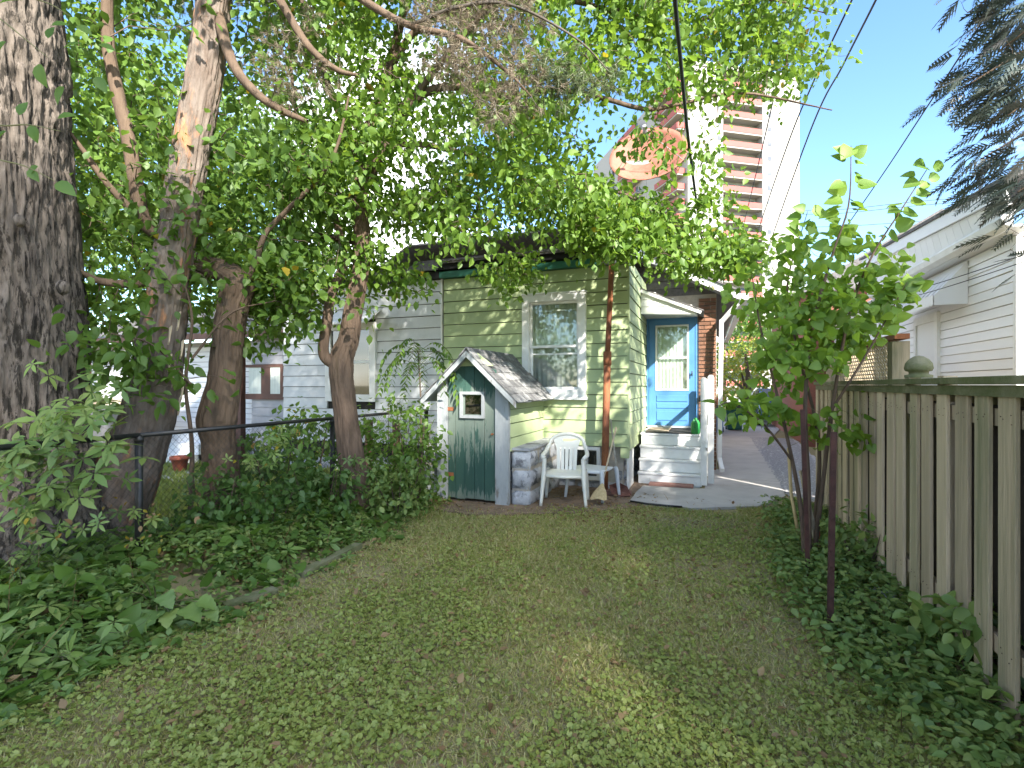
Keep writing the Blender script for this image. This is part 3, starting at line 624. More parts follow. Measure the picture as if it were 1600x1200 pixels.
# ================================================================== WHITE HALF
wh = thing('house', 'white clapboard half joined to the green house, behind the fork-trunked tree', 'house', (-6, 9, 0))
b = MB().box(-7.8, XL-.03, FY+.02, GY, .3, ZT); wwall = b.build('wall', 'groove_shade', wh)
WW0, WW1 = -6.75, -5.62
siding(wwall, (-7.8, FY+.02, 0), (1, 0, 0), 7.8+XL-.03, (0, -1, 0), .55, ZT, .2, 'white_siding', [(WW0+7.82, WW1+7.78, 1.3, 2.75)], split=2)
MB().box(XL-.035, XL-.004, FY-.02, FY+.03, .5, ZT).build('corner_board', 'white_paint', wwall)
wn = MB(); frame(wn, WW0, WW1, 1.3, 2.75, .13, FY-.05, FY+.04); wn.box(WW0+.13, WW1-.13, FY-.03, FY+.01, 2.0, 2.06); wn = wn.build('window', 'white_paint', wh, bevel=.004)
MB().box(WW0+.12, WW1-.12, FY-.012, FY-.004, 1.43, 2.62).build('pane', 'glass_dark', wn); MB().box(WW0+.12, WW1-.12, FY+.002, FY+.012, 1.43, 2.62).build('blind', 'interior', wn)
MB().prism([(WW0-.1, FY-.02, 2.98), (WW0-.1, FY-.42, 2.72), (WW0-.1, FY-.42, 2.69), (WW0-.1, FY-.02, 2.95)], (WW1-WW0+.2, 0, 0)).build('awning', 'vinyl', wh)
MB().box(-7.9, XL-.03, FY-.1, FY+.02, ZT+.002, ZT+.11).build('fascia', 'black_trim_and_shade', wh)
MB().prism([(-7.95, FY-.2, ZT+.12), (XL-.025, FY-.2, ZT+.12), (XL-.025, 10.15, ZT+.62), (-7.95, 10.15, ZT+.62)], (0, 0, .04)).build('roof', 'shingle', wh)
MB().box(-7.75, XL, FY+.06, FY+.2, -.1, .56).build('foundation', 'stone', wh)
for x in (-5.5, -4.95): MB().box(x, x+.09, FY-.5, FY-.4, 0, 1.0).build('rail_post', 'brown_trim', wh)

# ================================================================== CELLAR ENTRANCE
SX0, SX1, SY = -3.5, -2.44, 6.26; SM = -2.97
sh = thing('cellar_entrance', 'small gabled cellar entrance with peeling green plank door', 'shed', (SM, 7, 0))
b = MB(); b.box(SX0+.03, SX0+.09, SY+.1, FY, .5, 1.42); b.box(SX1-.09, SX1-.03, SY+.1, FY, .5, 1.42); swall = b.build('wall', 'groove_shade', sh)
siding(swall, (SX1-.03, SY+.06, 0), (0, 1, 0), FY-SY-.05, (1, 0, 0), .72, 1.47, .19, 'green_siding')
siding(swall, (SX0+.03, SY+.06, 0), (0, 1, 0), FY-SY-.05, (-1, 0, 0), .72, 1.47, .19, 'green_siding')
for x0, x1, top in ((SX0, SX0+.15, 1.56), (SX1-.19, SX1, 1.52)):
    MB().prism([(x0, SY, 0.02), (x1, SY, .02), (x1, SY, top+(x1-x0)*.9 if x0 < SM else top), (x0, SY, top if x0 < SM else top+(x1-x0)*.9)], (0, .07, 0)).build('jamb_board', 'worn_white', sh)
MB().prism([(SM-.3, SY+.005, 1.86), (SM+.3, SY+.005, 1.86), (SM+.06, SY+.005, 2.04), (SM-.06, SY+.005, 2.04)], (0, .05, 0)).build('gable_board', 'green_siding', sh)
# planks of the door: corners clipped by the roof
sd = thing_door = MB().box(SX0+.17, SX1-.21, SY+.075, SY+.085, .05, 1.5).build('door', 'peeling', sh)
wx0, wx1, wz0, wz1 = -3.145, -2.80, 1.165, 1.505
xs = [SX0+.155, -3.235, -3.09, -2.945, -2.80, SX1-.195]
lim = lambda x: min(1.86, 2.13-abs(x-SM)*.98)
for i in range(5):
    x0, x1 = xs[i]+.0025, xs[i+1]-.0025; zb = .045+random.uniform(0, .02); y0 = SY+.03+random.uniform(-.003, .003)
    def plank(za, zb_top):
        MB().prism([(x0, y0, za), (x1, y0, za), (x1, y0, zb_top(x1)), (x0, y0, zb_top(x0))], (0, .035, 0)).build('plank', 'peeling', sd, bevel=.002)
    if x1 > wx0+.06 and x0 < wx1-.06:
        plank(zb, lambda x: wz0+.04); plank(wz1-.04, lim)
    else: plank(zb, lim)
b = MB(); frame(b, wx0-.01, wx1+.01, wz0-.01, wz1+.01, .04, SY-.004, SY+.06); b.build('window_frame', 'worn_white', sd)
MB().box(wx0+.03, wx1-.03, SY+.045, SY+.05, wz0+.03, wz1-.03).build('pane', 'glass_dark', sd)
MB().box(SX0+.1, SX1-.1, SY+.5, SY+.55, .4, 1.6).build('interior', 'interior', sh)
b = MB(); b.tube([(SX1-.235, SY+.03, .95), (SX1-.235, SY-.02, .95)], .012, 8); b.build('handle', 'rust', sd)
for z in (.35, 1.25): MB().box(SX0+.152, SX0+.24, SY+.022, SY+.029, z, z+.05).build('hinge', 'rust', sd)
# roof
RY0, RY1, RZ0 = SY-.16, FY+.0, 2.06; EX = .70; EZ = 1.40
for s in (-1, 1):
    pl = MB().prism([(SM, RY0, RZ0-.03), (SM+s*EX, RY0, EZ-.03), (SM+s*EX, RY0, EZ-.005), (SM, RY0, RZ0-.005)], (0, RY1-RY0, 0)).build('roof_deck', 'worn_white', sh)
    MB().prism([(SM+s*.004, RY0-.022, RZ0-.09), (SM+s*EX, RY0-.022, EZ-.09), (SM+s*EX, RY0-.022, EZ-.008), (SM+s*.004, RY0-.022, RZ0-.008)], (0, .022, 0)).build('rake_board', 'worn_white', sh)
    ln = math.hypot(EX, RZ0-EZ); ux, uz = s*EX/ln, (EZ-RZ0)/ln; nx_, nz_ = -uz*s*s, abs(ux)
    for r in range(7):
        t0 = ln+.03-r*.14; t1 = t0-.165; y = RY0-.03-(r % 2)*.1
        while y < RY1:
            y0, y1 = max(y, RY0-.03)+.002, min(y+.2, RY1)-.002
            if y1-y0 > .03:
                lift = .006+random.uniform(0, .008); q = []
                for t, l_ in ((t0+random.uniform(-.012, .012), lift), (max(t1, 0), .001)):
                    for e in (0, .008): q.append((SM+ux*t+(-uz)*s*0+s*abs(uz)*(l_+e)*1, RZ0+uz*t+abs(ux)*(l_+e)))
                v = [(q[0][0], y0, q[0][1]), (q[0][0], y1, q[0][1]), (q[2][0], y1, q[2][1]), (q[2][0], y0, q[2][1]), (q[1][0], y0, q[1][1]), (q[1][0], y1, q[1][1]), (q[3][0], y1, q[3][1]), (q[3][0], y0, q[3][1])]
                MB().add(v, [(0, 1, 2, 3), (4, 5, 6, 7), (0, 1, 5, 4), (1, 2, 6, 5), (2, 3, 7, 6), (3, 0, 4, 7)]).build('shingle', 'shed_shingle', sh)
            y += .2
y = RY0-.03
while y < RY1-.05:
    MB().prism([(SM-.1, y, RZ0-.075), (SM, y, RZ0+.03), (SM+.1, y, RZ0-.075), (SM+.1, y, RZ0-.06), (SM, y, RZ0+.045), (SM-.1, y, RZ0-.06)], (0, min(.26, RY1-y), 0)).build('ridge_cap', 'shed_shingle', sh); y += .255
# stone cheek walls either side
for s, x0, x1 in ((1, SX1-.02, SX1+.26), (-1, SX0-.3, SX0+.02)):
    pb = MB().box(x0+.02, x1-.03, SY+.14, FY+.05, -.1, .74).build('plinth', 'mortar', sh)
    z = -.04
    for r, h in enumerate((.25, .27, .26)):
        stone_block(x0+.005, x1-.005, SY+.12, z+.006, z+h-.006, pb, (0, -1, 0), .06)
        y = SY+.12
        for k in range(3):
            y1 = min(y+random.uniform(.42, .6), FY)
            if y1-y > .1: stone_block(y+.006, y1-.006, x1-.02 if s > 0 else x0+.02, z+.006, z+h-.006, pb, (s, 0, 0), .06)
            y = y1
        z += h
    v = [(x0, SY+.1, .735), (x1, SY+.1, .735), (x1, FY, .735), (x0, FY, .735)]
    MB().prism(v, (0, 0, .03)).build('plinth_cap', 'stone', sh)

# ================================================================== BOARD FENCE ON THE RIGHT
FXR = 1.325
bf = thing('board_fence', 'weathered grey board fence with mossy cap rail on the right', 'fence', (FXR, 4.5, 0))
y = 1.35; k = 0
while y < 7.45:
    w_ = random.uniform(.126, .154); t = random.uniform(-.006, .006); zb = random.uniform(.015, .085); lean = random.uniform(-.016, .016)
    q = [(y, zb), (y+w_, zb+random.uniform(-.01, .01)), (y+w_+lean, 1.6), (y+lean, 1.6)]
    cup = .006
    v = []
    for yy, zz in q: v.append((FXR+t-.02, yy, zz))
    for yy, zz in q: v.append((FXR+t, yy, zz))
    MB().add(v, [(0, 1, 2, 3), (4, 5, 6, 7), (0, 1, 5, 4), (1, 2, 6, 5), (2, 3, 7, 6), (3, 0, 4, 7)]).build('picket', 'grey_wood', bf, bevel=.003)
    nl = MB()
    for z_ in (.32, .345, 1.43, 1.455):
        for f_ in (.25, .75): yn = y+w_*f_+lean*z_/1.6+random.uniform(-.012, .012); zn = z_+random.uniform(-.012, .012); nl.box(FXR+t-.0225, FXR+t-.0195, yn-.0022, yn+.0022, zn-.0022, zn+.0022)
    nl.build('nails', 'stake', bf, kind='stuff')
    if k % 1 == 0:     # near-black boards added behind the gaps so they read as deep shade
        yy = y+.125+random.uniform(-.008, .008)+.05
        MB().box(FXR+.13, FXR+.148, y+.01, y+.238, .02, 1.58).build('gap_shade_board', 'gap_shade', bf)
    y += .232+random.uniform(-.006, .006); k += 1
for z in (.28, 1.40): MB().box(FXR+.006, FXR+.05, 1.3, 7.5, z, z+.085).build('rail', 'grey_wood', bf)
y = 1.3
while y < 7.4:
    y1 = min(y+2.4, 7.52); MB().prism([(FXR-.055, y, 1.605), (FXR+.10, y, 1.605), (FXR+.10, y, 1.63), (FXR-.055, y, 1.645)], (0, y1-y-.004, 0)).build('cap_rail', 'mossy_wood', bf, bevel=.004); y = y1
MB().box(FXR-.035, FXR-.022, 1.3, 7.5, 1.545, 1.6).build('trim_rail', 'mossy_wood', bf); MB().box(FXR+.056, FXR+.07, 1.3, 7.5, 1.5, 1.6).build('trim_rail', 'grey_wood', bf)
for yy in (1.6, 4.0, 7.47):
    MB().box(FXR+.054, FXR+.125, yy-.045, yy+.045, 0, 1.66).build('post', 'grey_wood', bf)
py = PXp(1434, 580, FXR+.12); c0 = py.y
pst = MB().box(FXR+.054, FXR+.125, c0-.045, c0+.045, 0, 1.66).build('post', 'grey_wood', bf)
prof = [(.085, 1.655), (.085, 1.675), (.06, 1.682), (.06, 1.70), (.08, 1.705), (.088, 1.725), (.082, 1.76), (.062, 1.79), (.03, 1.812), (.004, 1.818)]
v = []; nn = 14
for r, z in prof: v += [(FXR+.125+r*math.cos(6.283*i/nn), c0+r*math.sin(6.283*i/nn), z) for i in range(nn)]
f = [(j*nn+i, j*nn+(i+1) % nn, (j+1)*nn+(i+1) % nn, (j+1)*nn+i) for j in range(len(prof)-1) for i in range(nn)]
obj('finial', npmesh('finial', v, f, MT['mossy_wood'], True), pst)
# a second, taller lattice-topped screen behind it
LX = 1.72
lf = thing('lattice_screen', 'old lattice-topped wooden screen behind the far end of board fence', 'fence', (LX, 7, 0))
pA = PXp(1404, 560, LX); pB = PXp(1320, 560, LX)
MB().box(LX-.07, LX+.07, pA.y-.07, pA.y+.07, 0, 2.02).build('post', 'grey_wood', lf)
MB().box(LX-.06, LX+.06, pA.y-.1, pB.y+1.2, 2.04, 2.09).build('cap_rail', 'rust', lf, label='reddish weathered cap rail')
MB().box(LX-.03, LX+.03, pA.y+.07, pB.y+1.2, 1.5, 1.56).build('rail', 'grey_wood', lf)
y0, y1, z0, z1 = pA.y+.07, pB.y+1.2, 1.56, 2.04
for s, xo in ((1, 0), (-1, .012)):
    t = y0-.5
    while t < y1+.5:
        a_, b_ = t, t+(z1-z0)*s
        lo_, hi_ = 0., 1.
        ya, yb = (t, t+(z1-z0)) if s > 0 else (t+(z1-z0), t)
        # clip to the panel
        pts = [(ya+(yb-ya)*q, z0+(z1-z0)*q) for q in np.linspace(0, 1, 25) if y0 <= ya+(yb-ya)*q <= y1]
        if len(pts) > 3: MB().bar((LX+xo, *pts[0]), (LX+xo, *pts[-1]), .008, .032, up=(1, 0, 0)).build('lattice_slat', 'grey_wood', lf) if False else MB().prism([(LX+xo, pts[0][0]-.017, pts[0][1]), (LX+xo, pts[0][0]+.017, pts[0][1]), (LX+xo, pts[-1][0]+.017, pts[-1][1]), (LX+xo, pts[-1][0]-.017, pts[-1][1])], (.009, 0, 0)).build('lattice_slat', 'grey_wood', lf)
        t += .085
for k in range(12):
    yy = y0+k*.16
    if yy < y1: MB().box(LX-.01, LX+.012, yy, yy+.145, .05, 1.5).build('board', 'grey_wood', lf)

# ================================================================== WHITE HOUSE ON THE RIGHT
VX = 3.0
vh = thing('house', 'white vinyl sided house with scalloped metal awning beyond the board fence', 'house', (VX+2, 10, 0))
vw = MB().box(VX+.01, 9, 6.85, 15, 0, 3.25).build('wall', 'grey_siding', vh)  # backing darker than the vinyl puts shade into the board gaps
siding(vw, (VX+.01, 6.86, 0), (0, 1, 0), 8.1, (-1, 0, 0), 1.2, 3.15, .115, 'vinyl', th=.026, gap=.006)
siding(vw, (VX+.01, 6.85, 0), (1, 0, 0), 5.9, (0, -1, 0), 1.2, 3.15, .115, 'vinyl', th=.026, gap=.006)
MB().box(VX-.02, VX+.05, 6.80, 6.862, .3, 3.15).build('corner_board', 'white_paint', vw)
sf = MB().box(VX-.16, VX+.02, 6.5, 15, 3.17, 3.19).build('soffit', 'vinyl', vh)
gt = MB(); gt.prism([(VX-.17, 6.5, 3.17), (VX-.25, 6.5, 3.20), (VX-.27, 6.5, 3.27), (VX-.25, 6.5, 3.30), (VX-.17, 6.5, 3.30)], (0, 4.6, 0)); gt.build('gutter', 'white_paint', vh)
# upper strip of soffit panels and the tall fascia rising to the street
for k in range(24):
    yy = 6.5+k*.2; MB().add([(VX-.18, yy+.003, 3.305), (VX-.18, yy+.197, 3.305), (VX-.24, yy+.197, 3.47+.07*(yy-6.5)), (VX-.24, yy+.003, 3.47+.07*(yy-6.7)), (VX-.14, yy+.003, 3.305), (VX-.14, yy+.197, 3.305), (VX-.20, yy+.197, 3.47+.07*(yy-6.5)), (VX-.20, yy+.003, 3.47+.07*(yy-6.7))],
                     [(0, 1, 2, 3), (4, 5, 6, 7), (0, 1, 5, 4), (1, 2, 6, 5), (2, 3, 7, 6), (3, 0, 4, 7)]).build('soffit_panel', 'vinyl', vh)
MB().prism([(VX-.28, 6.4, 3.45), (VX-.28, 6.4, 3.60), (VX-.28, 11.4, 3.96), (VX-.28, 11.4, 3.80)], (.03, 0, 0)).build('fascia', 'vinyl', vh)
MB().prism([(VX-.31, 6.38, 3.602), (9, 6.38, 5.4), (9, 11.45, 5.76), (VX-.31, 11.45, 3.965)], (0, 0, .04)).build('roof', 'shingle', vh)
# awning
aw0 = PXp(1484, 450, VX-.2).y; aw1 = aw0+2.1
pan = MB(); m = 22
for k in range(m):
    ya, yb = aw0+(aw1-aw0)*k/m, aw0+(aw1-aw0)*(k+1)/m; o = .012*(k % 2)
    pan.add([(VX-.02, ya, 3.13), (VX-.02, yb, 3.13), (VX-.36-o, yb, 2.72), (VX-.36-o, ya, 2.72)], [(0, 1, 2, 3)])
aw = pan.build('awning', 'vinyl', vh)
val = MB()
for k in range(m):
    ya, yb = aw0+(aw1-aw0)*k/m, aw0+(aw1-aw0)*(k+1)/m
    val.add([(VX-.37, ya, 2.73), (VX-.37, yb, 2.73), (VX-.37, yb, 2.615), (VX-.37, (ya+yb)/2, 2.585), (VX-.37, ya, 2.615)], [(0, 1, 2, 3, 4)])
val.build('valance', 'vinyl', aw)
MB().add([(VX-.02, aw0, 3.13), (VX-.36, aw0, 2.72), (VX-.36, aw0, 2.6), (VX-.02, aw0, 2.6)], [(0, 1, 2, 3)]).build('awning_end', 'vinyl', aw)
wv = MB().box(VX-.05, VX+.0, aw0+.82, aw0+.90, 1.2, 2.62).box(VX-.05, VX, aw1-.5, aw1-.42, 1.2, 2.62).box(VX-.05, VX, aw0+.90, aw1-.5, 2.5, 2.62).build('window', 'white_paint', vh)
MB().box(VX-.03, VX-.02, aw0+.9, aw1-.5, 1.2, 2.5).build('blind', 'vinyl', wv)

# brick house farther along the drive
bk = thing('house', 'red brick house wall far down the drive behind the sapling', 'house', (4, 18, 0))
bkw = MB().box(2.42, 8, 15.2, 23, 0, 4.0).build('wall', mk('far_brick', (.30, .115, .08), (.22, .09, .065), 30, .9, .3, var=0), bk)
bm2 = MB().box(-.1, .1, -.012, .04, -.03, .03).mesh('brick', MT['brick'])
MB().prism([(2.2, 15, 4), (8.2, 15, 4), (5.2, 15, 5.8)], (0, 8.4, 0)).build('roof', 'shingle', bk)
wq = MB(); frame(wq, 2.9, 3.9, 1.3, 2.6, .08, 15.12, 15.22); wq = wq.build('window', 'white_paint', bk); MB().box(2.97, 3.83, 15.16, 15.17, 1.37, 2.53).build('pane', 'glass_dark', wq)

# ================================================================== CHAIN LINK FENCE
CX = -4.40
cf = thing('chain_link_fence', 'black chain link fence along the left garden bed', 'fence', (CX, 4, 0))
posts = [.52, 2.86, 5.2, 7.5]
for y in posts:
    MB().tube([(CX, y, -.1), (CX, y, 1.16)], .030, 12).build('post', 'black_steel', cf, smooth=True)
    b = MB(); b.tube([(CX, y, 1.13), (CX, y, 1.16), (CX, y, 1.19)], [.036, .036, .02], 12); b.build('post_cap', 'black_steel', cf, smooth=True)
for y0, y1 in ((-1.8, 2.86), (2.86, 5.2), (5.2, 7.55)):
    MB().tube([(CX, y0, 1.185), (CX, y1, 1.185)], .021, 10).build('top_rail', 'black_steel', cf, smooth=True)
V = []; Fs = []; n_ = 0
for k in range(int((7.5+1.2)/.0283/2)):
    for s in (0, 1):                                  # zigzag wires of the mesh
        y = -1.2+k*.0566*1.0+s*.0283
        zz = np.arange(0.04, 1.18, .0283*1.0); yy = y+.0283*((np.arange(len(zz))+s) % 2)-.0142
        xx = CX+.022+.003*((np.arange(len(zz))) % 2)
        if s == 0:
            v, f = sweep(np.stack([xx, -1.2+k*.0566+.0283*(np.arange(len(zz)) % 2), zz], 1), .0016, 3); V.append(v); Fs.append(f+n_); n_ += len(v)
        else:
            v, f = sweep(np.stack([xx, -1.2+k*.0566-.0283*(np.arange(len(zz)) % 2), zz], 1), .0016, 3); V.append(v); Fs.append(f+n_); n_ += len(v)
obj('chain_link_mesh', npmesh('chain_link_mesh', np.concatenate(V), np.concatenate(Fs), MT['black_steel']), cf, kind='stuff')

# ================================================================== NEIGHBOUR TO THE LEFT
nh = thing('house', 'low white sided house with brown trim beyond the chain link fence', 'house', (-11.5, 10, 0))
NY = 8.6
nb = MB(); siding(None, (-16, NY, 0), (1, 0, 0), 6.6, (0, -1, 0), .5, 2.5, .115, 'vinyl', th=.032, single=nb, gap=.012); nw = nb.build('siding', 'vinyl', nh); MB().box(-16, -9.4, NY+.001, 12, 0, 2.6).build('wall', 'grey_siding', nh)
gq = MB(); siding(None, (-9.15, NY-.3, 0), (1, 0, 0), 1.35, (0, -1, 0), .4, 2.6, .19, 'grey_siding', th=.02, single=gq); gq.box(-9.15, -7.81, NY-.3, 12, 0, 2.65); gq.build('porch_wall', 'grey_siding', nh)
for x in (-14.62, -9.42, -7.98): MB().box(x-.07, x+.09, NY-.44, NY-.31, 0, 2.7).build('trim_post', 'brown_trim', nh)
MB().box(-9.3, -7.95, NY-.36, NY-.325, 1.98, 2.04).box(-9.3, -7.95, NY-.36, NY-.325, 1.30, 1.42).box(-8.32, -8.2, NY-.36, NY-.325, 1.42, 1.98).build('window_trim', 'brown_trim', nh)
MB().box(-9.2, -8.32, NY-.345, NY-.33, 1.42, 1.98).build('pane', 'curtain', nh, label='pale curtained window pane'); MB().box(-8.85, -8.6, NY-.352, NY-.346, 1.42, 1.98).build('mullion', 'brown_trim', nh)
MB().prism([(-16.3, NY-.6, 2.66), (-7.7, NY-.6, 2.66), (-7.7, NY+3, 3.9), (-16.3, NY+3, 3.9)], (0, 0, .08)).build('roof', 'shingle', nh)
MB().box(-16.3, -7.7, NY-.62, NY-.58, 2.6, 2.73).build('fascia', 'brown_trim', nh)
lat = MB()
for k in range(30):
    for s in (-1, 1):
        y_ = -14.5+k*.09; lat.bar((y_, NY-.7+.01*s, .75), (y_+.5*s, NY-.7+.01*s, 1.25), .03, .008, up=(0, 1, 0))
lat.box(-14.9, -11.5, NY-.72, NY-.68, 1.25, 1.30).box(-14.9, -11.5, NY-.72, NY-.68, .68, .74).build('lattice', 'handle_wood', nh)
for k in range(3): MB().box(-11.2, -9.6, NY-.9-k*.3, NY-.3-k*.3, .0, .6-k*.2).build('step', 'vinyl', nh)
sheet('neighbour_patio', [(-14, 6.3), (-7.5, 5.9), (-7.5, 6.6), (-14, 7.2)], .03, 'concrete', .05)
q = PYp(190, 680, 7.0); gl = thing('barbecue', 'covered dark grey barbecue on the neighbouring lawn', 'barbecue', (q.x, q.y, 0))
b = MB(); prof = [(-.55, .1), (-.62, .75), (-.66, .8), (-.66, .98), (-.42, 1.18), (.25, 1.2), (.48, 1.05), (.66, .8), (.62, .75), (.55, .1)]
b.prism([(q.x+x, q.y-.3, z) for x, z in prof], (0, .62, 0)); b.build('cover', 'tarp', gl, bevel=.03)
for x in (-.45, .45): MB().tube([(q.x+x, q.y+.32, .12), (q.x+x, q.y+.34, .12)], .12, 12).build('wheel', 'tyre', gl)
q = PYp(281, 720, 6.6); fp = thing('flower_pot', 'terracotta flower pot standing on the neighbouring lawn', 'pot', (q.x, q.y, 0))
v = []; prof = [(.09, 0), (.14, .24), (.165, .24), (.165, .30), (.14, .30), (.135, .25)]
for r, z in prof: v += [(q.x+r*math.cos(6.283*i/16), q.y+r*math.sin(6.283*i/16), z) for i in range(16)]
obj('pot', npmesh('pot', v, [(j*16+i, j*16+(i+1) % 16, (j+1)*16+(i+1) % 16, (j+1)*16+i) for j in range(5) for i in range(16)], MT['terracotta'], True), fp)
MB().add([(q.x+.135*math.cos(6.283*i/16), q.y+.135*math.sin(6.283*i/16), .25) for i in range(16)], [tuple(range(16))]).build('soil', 'dirt', fp)

# ================================================================== APARTMENT TOWER
tw = thing('apartment_tower', 'tall white apartment tower with red brick balconies far behind the roofs', 'building')
ca = math.radians(13); ra = Vector((math.cos(ca), math.sin(ca), 0)); rb = Vector((-math.sin(ca), math.cos(ca), 0))
R3 = Matrix.Rotation(TH, 3, 'Z'); ra, rb = R3@ra, R3@rb
o0 = P(1075, 602, 95); o0.z = 0; TZ = 61.2; NF = 21; FH = 2.84
def tbox(b, s0, s1, t0, t1, z0, z1):
    q = [o0+ra*s+rb*t for s, t in ((s0, t0), (s1, t0), (s1, t1), (s0, t1))]
    return b.prism([(p.x, p.y, z0) for p in q], (0, 0, z1-z0))
tbox(MB(), 0, 7.4, 0, 16, 0, TZ).build('end_panel', 'tower_white', tw); tbox(MB(), 16, 24.4, 0, 16, 0, TZ).build('end_panel', 'tower_white', tw)
tbox(MB(), 7.42, 15.98, 1.9, 16, 0, TZ-.05).build('recess_wall', 'tower_recess', tw)
tbox(MB(), -.2, 24.6, -.2, 16.2, TZ+.01, TZ+.7).build('parapet', 'tower_white', tw)
tbox(MB(), -.25, 24.65, -.25, 16.25, TZ+.71, TZ+.95).build('roof_cap', 'galv', tw)
tbox(MB(), -.05, 6.0, 16.02, 46, 0, TZ-.1).build('side_wing', 'tower_white', tw)
for fl in range(NF):
    z = 1.2+fl*FH
    if z+FH > TZ: break
    bal = tbox(MB(), 7.41, 15.99, -.05, 1.88, z, z+.28).build('balcony', 'tower_white', tw)
    tbox(MB(), 7.41, 15.99, -.12, .05, z+.29, z+1.32).build('balcony_parapet', 'tower_red', bal)
    for s in (8.2, 10.2, 12.6, 14.4): tbox(MB(), s, s+1.1, 1.84, 1.95, z+1.1, z+2.3).build('window', 'tower_glass', tw)
    for s in (6.2, 17.2): tbox(MB(), s, s+.7, -.06, .05, z+1.2, z+2.0).build('window', 'tower_glass', tw)
    sb = tbox(MB(), -1.6, -.06, 1.0, 9.5, z, z+.25).build('balcony', 'tower_white', tw); tbox(MB(), -1.7, -1.55, 1.0, 9.5, z+.26, z+1.3).build('balcony_parapet', 'tower_red', sb); tbox(MB(), -1.54, -.06, .9, 1.05, z+.26, z+1.3).build('balcony_side', 'tower_red', sb)
    sb = tbox(MB(), -1.6, -.06, 18, 27, z, z+.25).build('balcony', 'tower_white', tw); tbox(MB(), -1.7, -1.55, 18, 27, z+.26, z+1.3).build('balcony_parapet', 'tower_red', sb)
    for t in (3, 6.5, 20, 24): tbox(MB(), -.12, .02, t, t+1.3, z+1.1, z+2.3).build('window', 'tower_glass', tw)

# ================================================================== SATELLITE DISH ON THE ROOF
dm = P(958, 300, 11.6); dc = P(1012, 240, 11.2)
sat = thing('satellite_dish', 'large faded salmon satellite dish on a roof mast behind the leaves', 'dish', (dm.x, dm.y, 4.5))
MB().tube([(dm.x, dm.y, 4.0), (dm.x, dm.y, P(958, 240, 11.6).z)], .035, 10).build('mast', 'galv', sat, smooth=True)
nrm = (Vector((0, 0, EYE+9))-dc+Vector((-1.2, 3.0, 0))).normalized(); e1 = nrm.cross(Vector((0, 0, 1))).normalized(); e2 = nrm.cross(e1)
v = []; ring = 10; sg_ = 40; DR = .84
for j in range(ring+1):
    r = DR*j/ring
    for i in range(sg_):
        a = 6.2832*i/sg_; p = dc+e1*(r*math.cos(a))+e2*(r*.92*math.sin(a))+nrm*(.26*(r/DR)**2-.26); v.append(tuple(p))
f = [(j*sg_+i, j*sg_+(i+1) % sg_, (j+1)*sg_+(i+1) % sg_, (j+1)*sg_+i) for j in range(ring) for i in range(sg_)]
o = obj('reflector', npmesh('reflector', v, f, MT['dish'], True), sat); md = o.modifiers.new('s', 'SOLIDIFY'); md.thickness = .02
b = MB(); b.bar(dc-nrm*.26, (dm.x, dm.y, dc.z-.05), .06, .08); b.build('bracket', 'galv', sat)
b = MB()
for a in (.6, 2.7, 4.7): b.tube([dc+e1*DR*.95*math.cos(a)+e2*DR*.87*math.sin(a), dc+nrm*.62], .008, 6)
b.build('feed_arm', 'galv', sat); MB().tube([dc+nrm*.55, dc+nrm*.72], [.05, .04], 10).build('feed_horn', 'galv', sat)

# ================================================================== SMALL THINGS BY THE HOUSE
pl = thing('rusty_pole', 'tall rusty iron pipe standing against the green wall', 'pole', (-1.55, 7.55, 0))
p0, p1, p2 = PYp(944, 775, FY-.34), PYp(949, 560, FY-.27), PYp(956, 408, FY-.21); p0.z = -.1
MB().tube([p0, (p0+p1)/2, p1], .052, 16).build('lower_pipe', 'rust', pl, smooth=True)
MB().tube([p1+Vector((0, 0, -.1)), p1+Vector((0, 0, .1))], .06, 16).build('coupling', 'rust', pl, smooth=True)
MB().tube([p1, (p1+p2)/2, p2], .040, 14).build('upper_pipe', 'rust', pl, smooth=True)
MB().bar(p2+Vector((0, 0, -.05)), (p2.x, FY-.09, p2.z-.05), .03, .03).build('bracket', 'rust', pl)

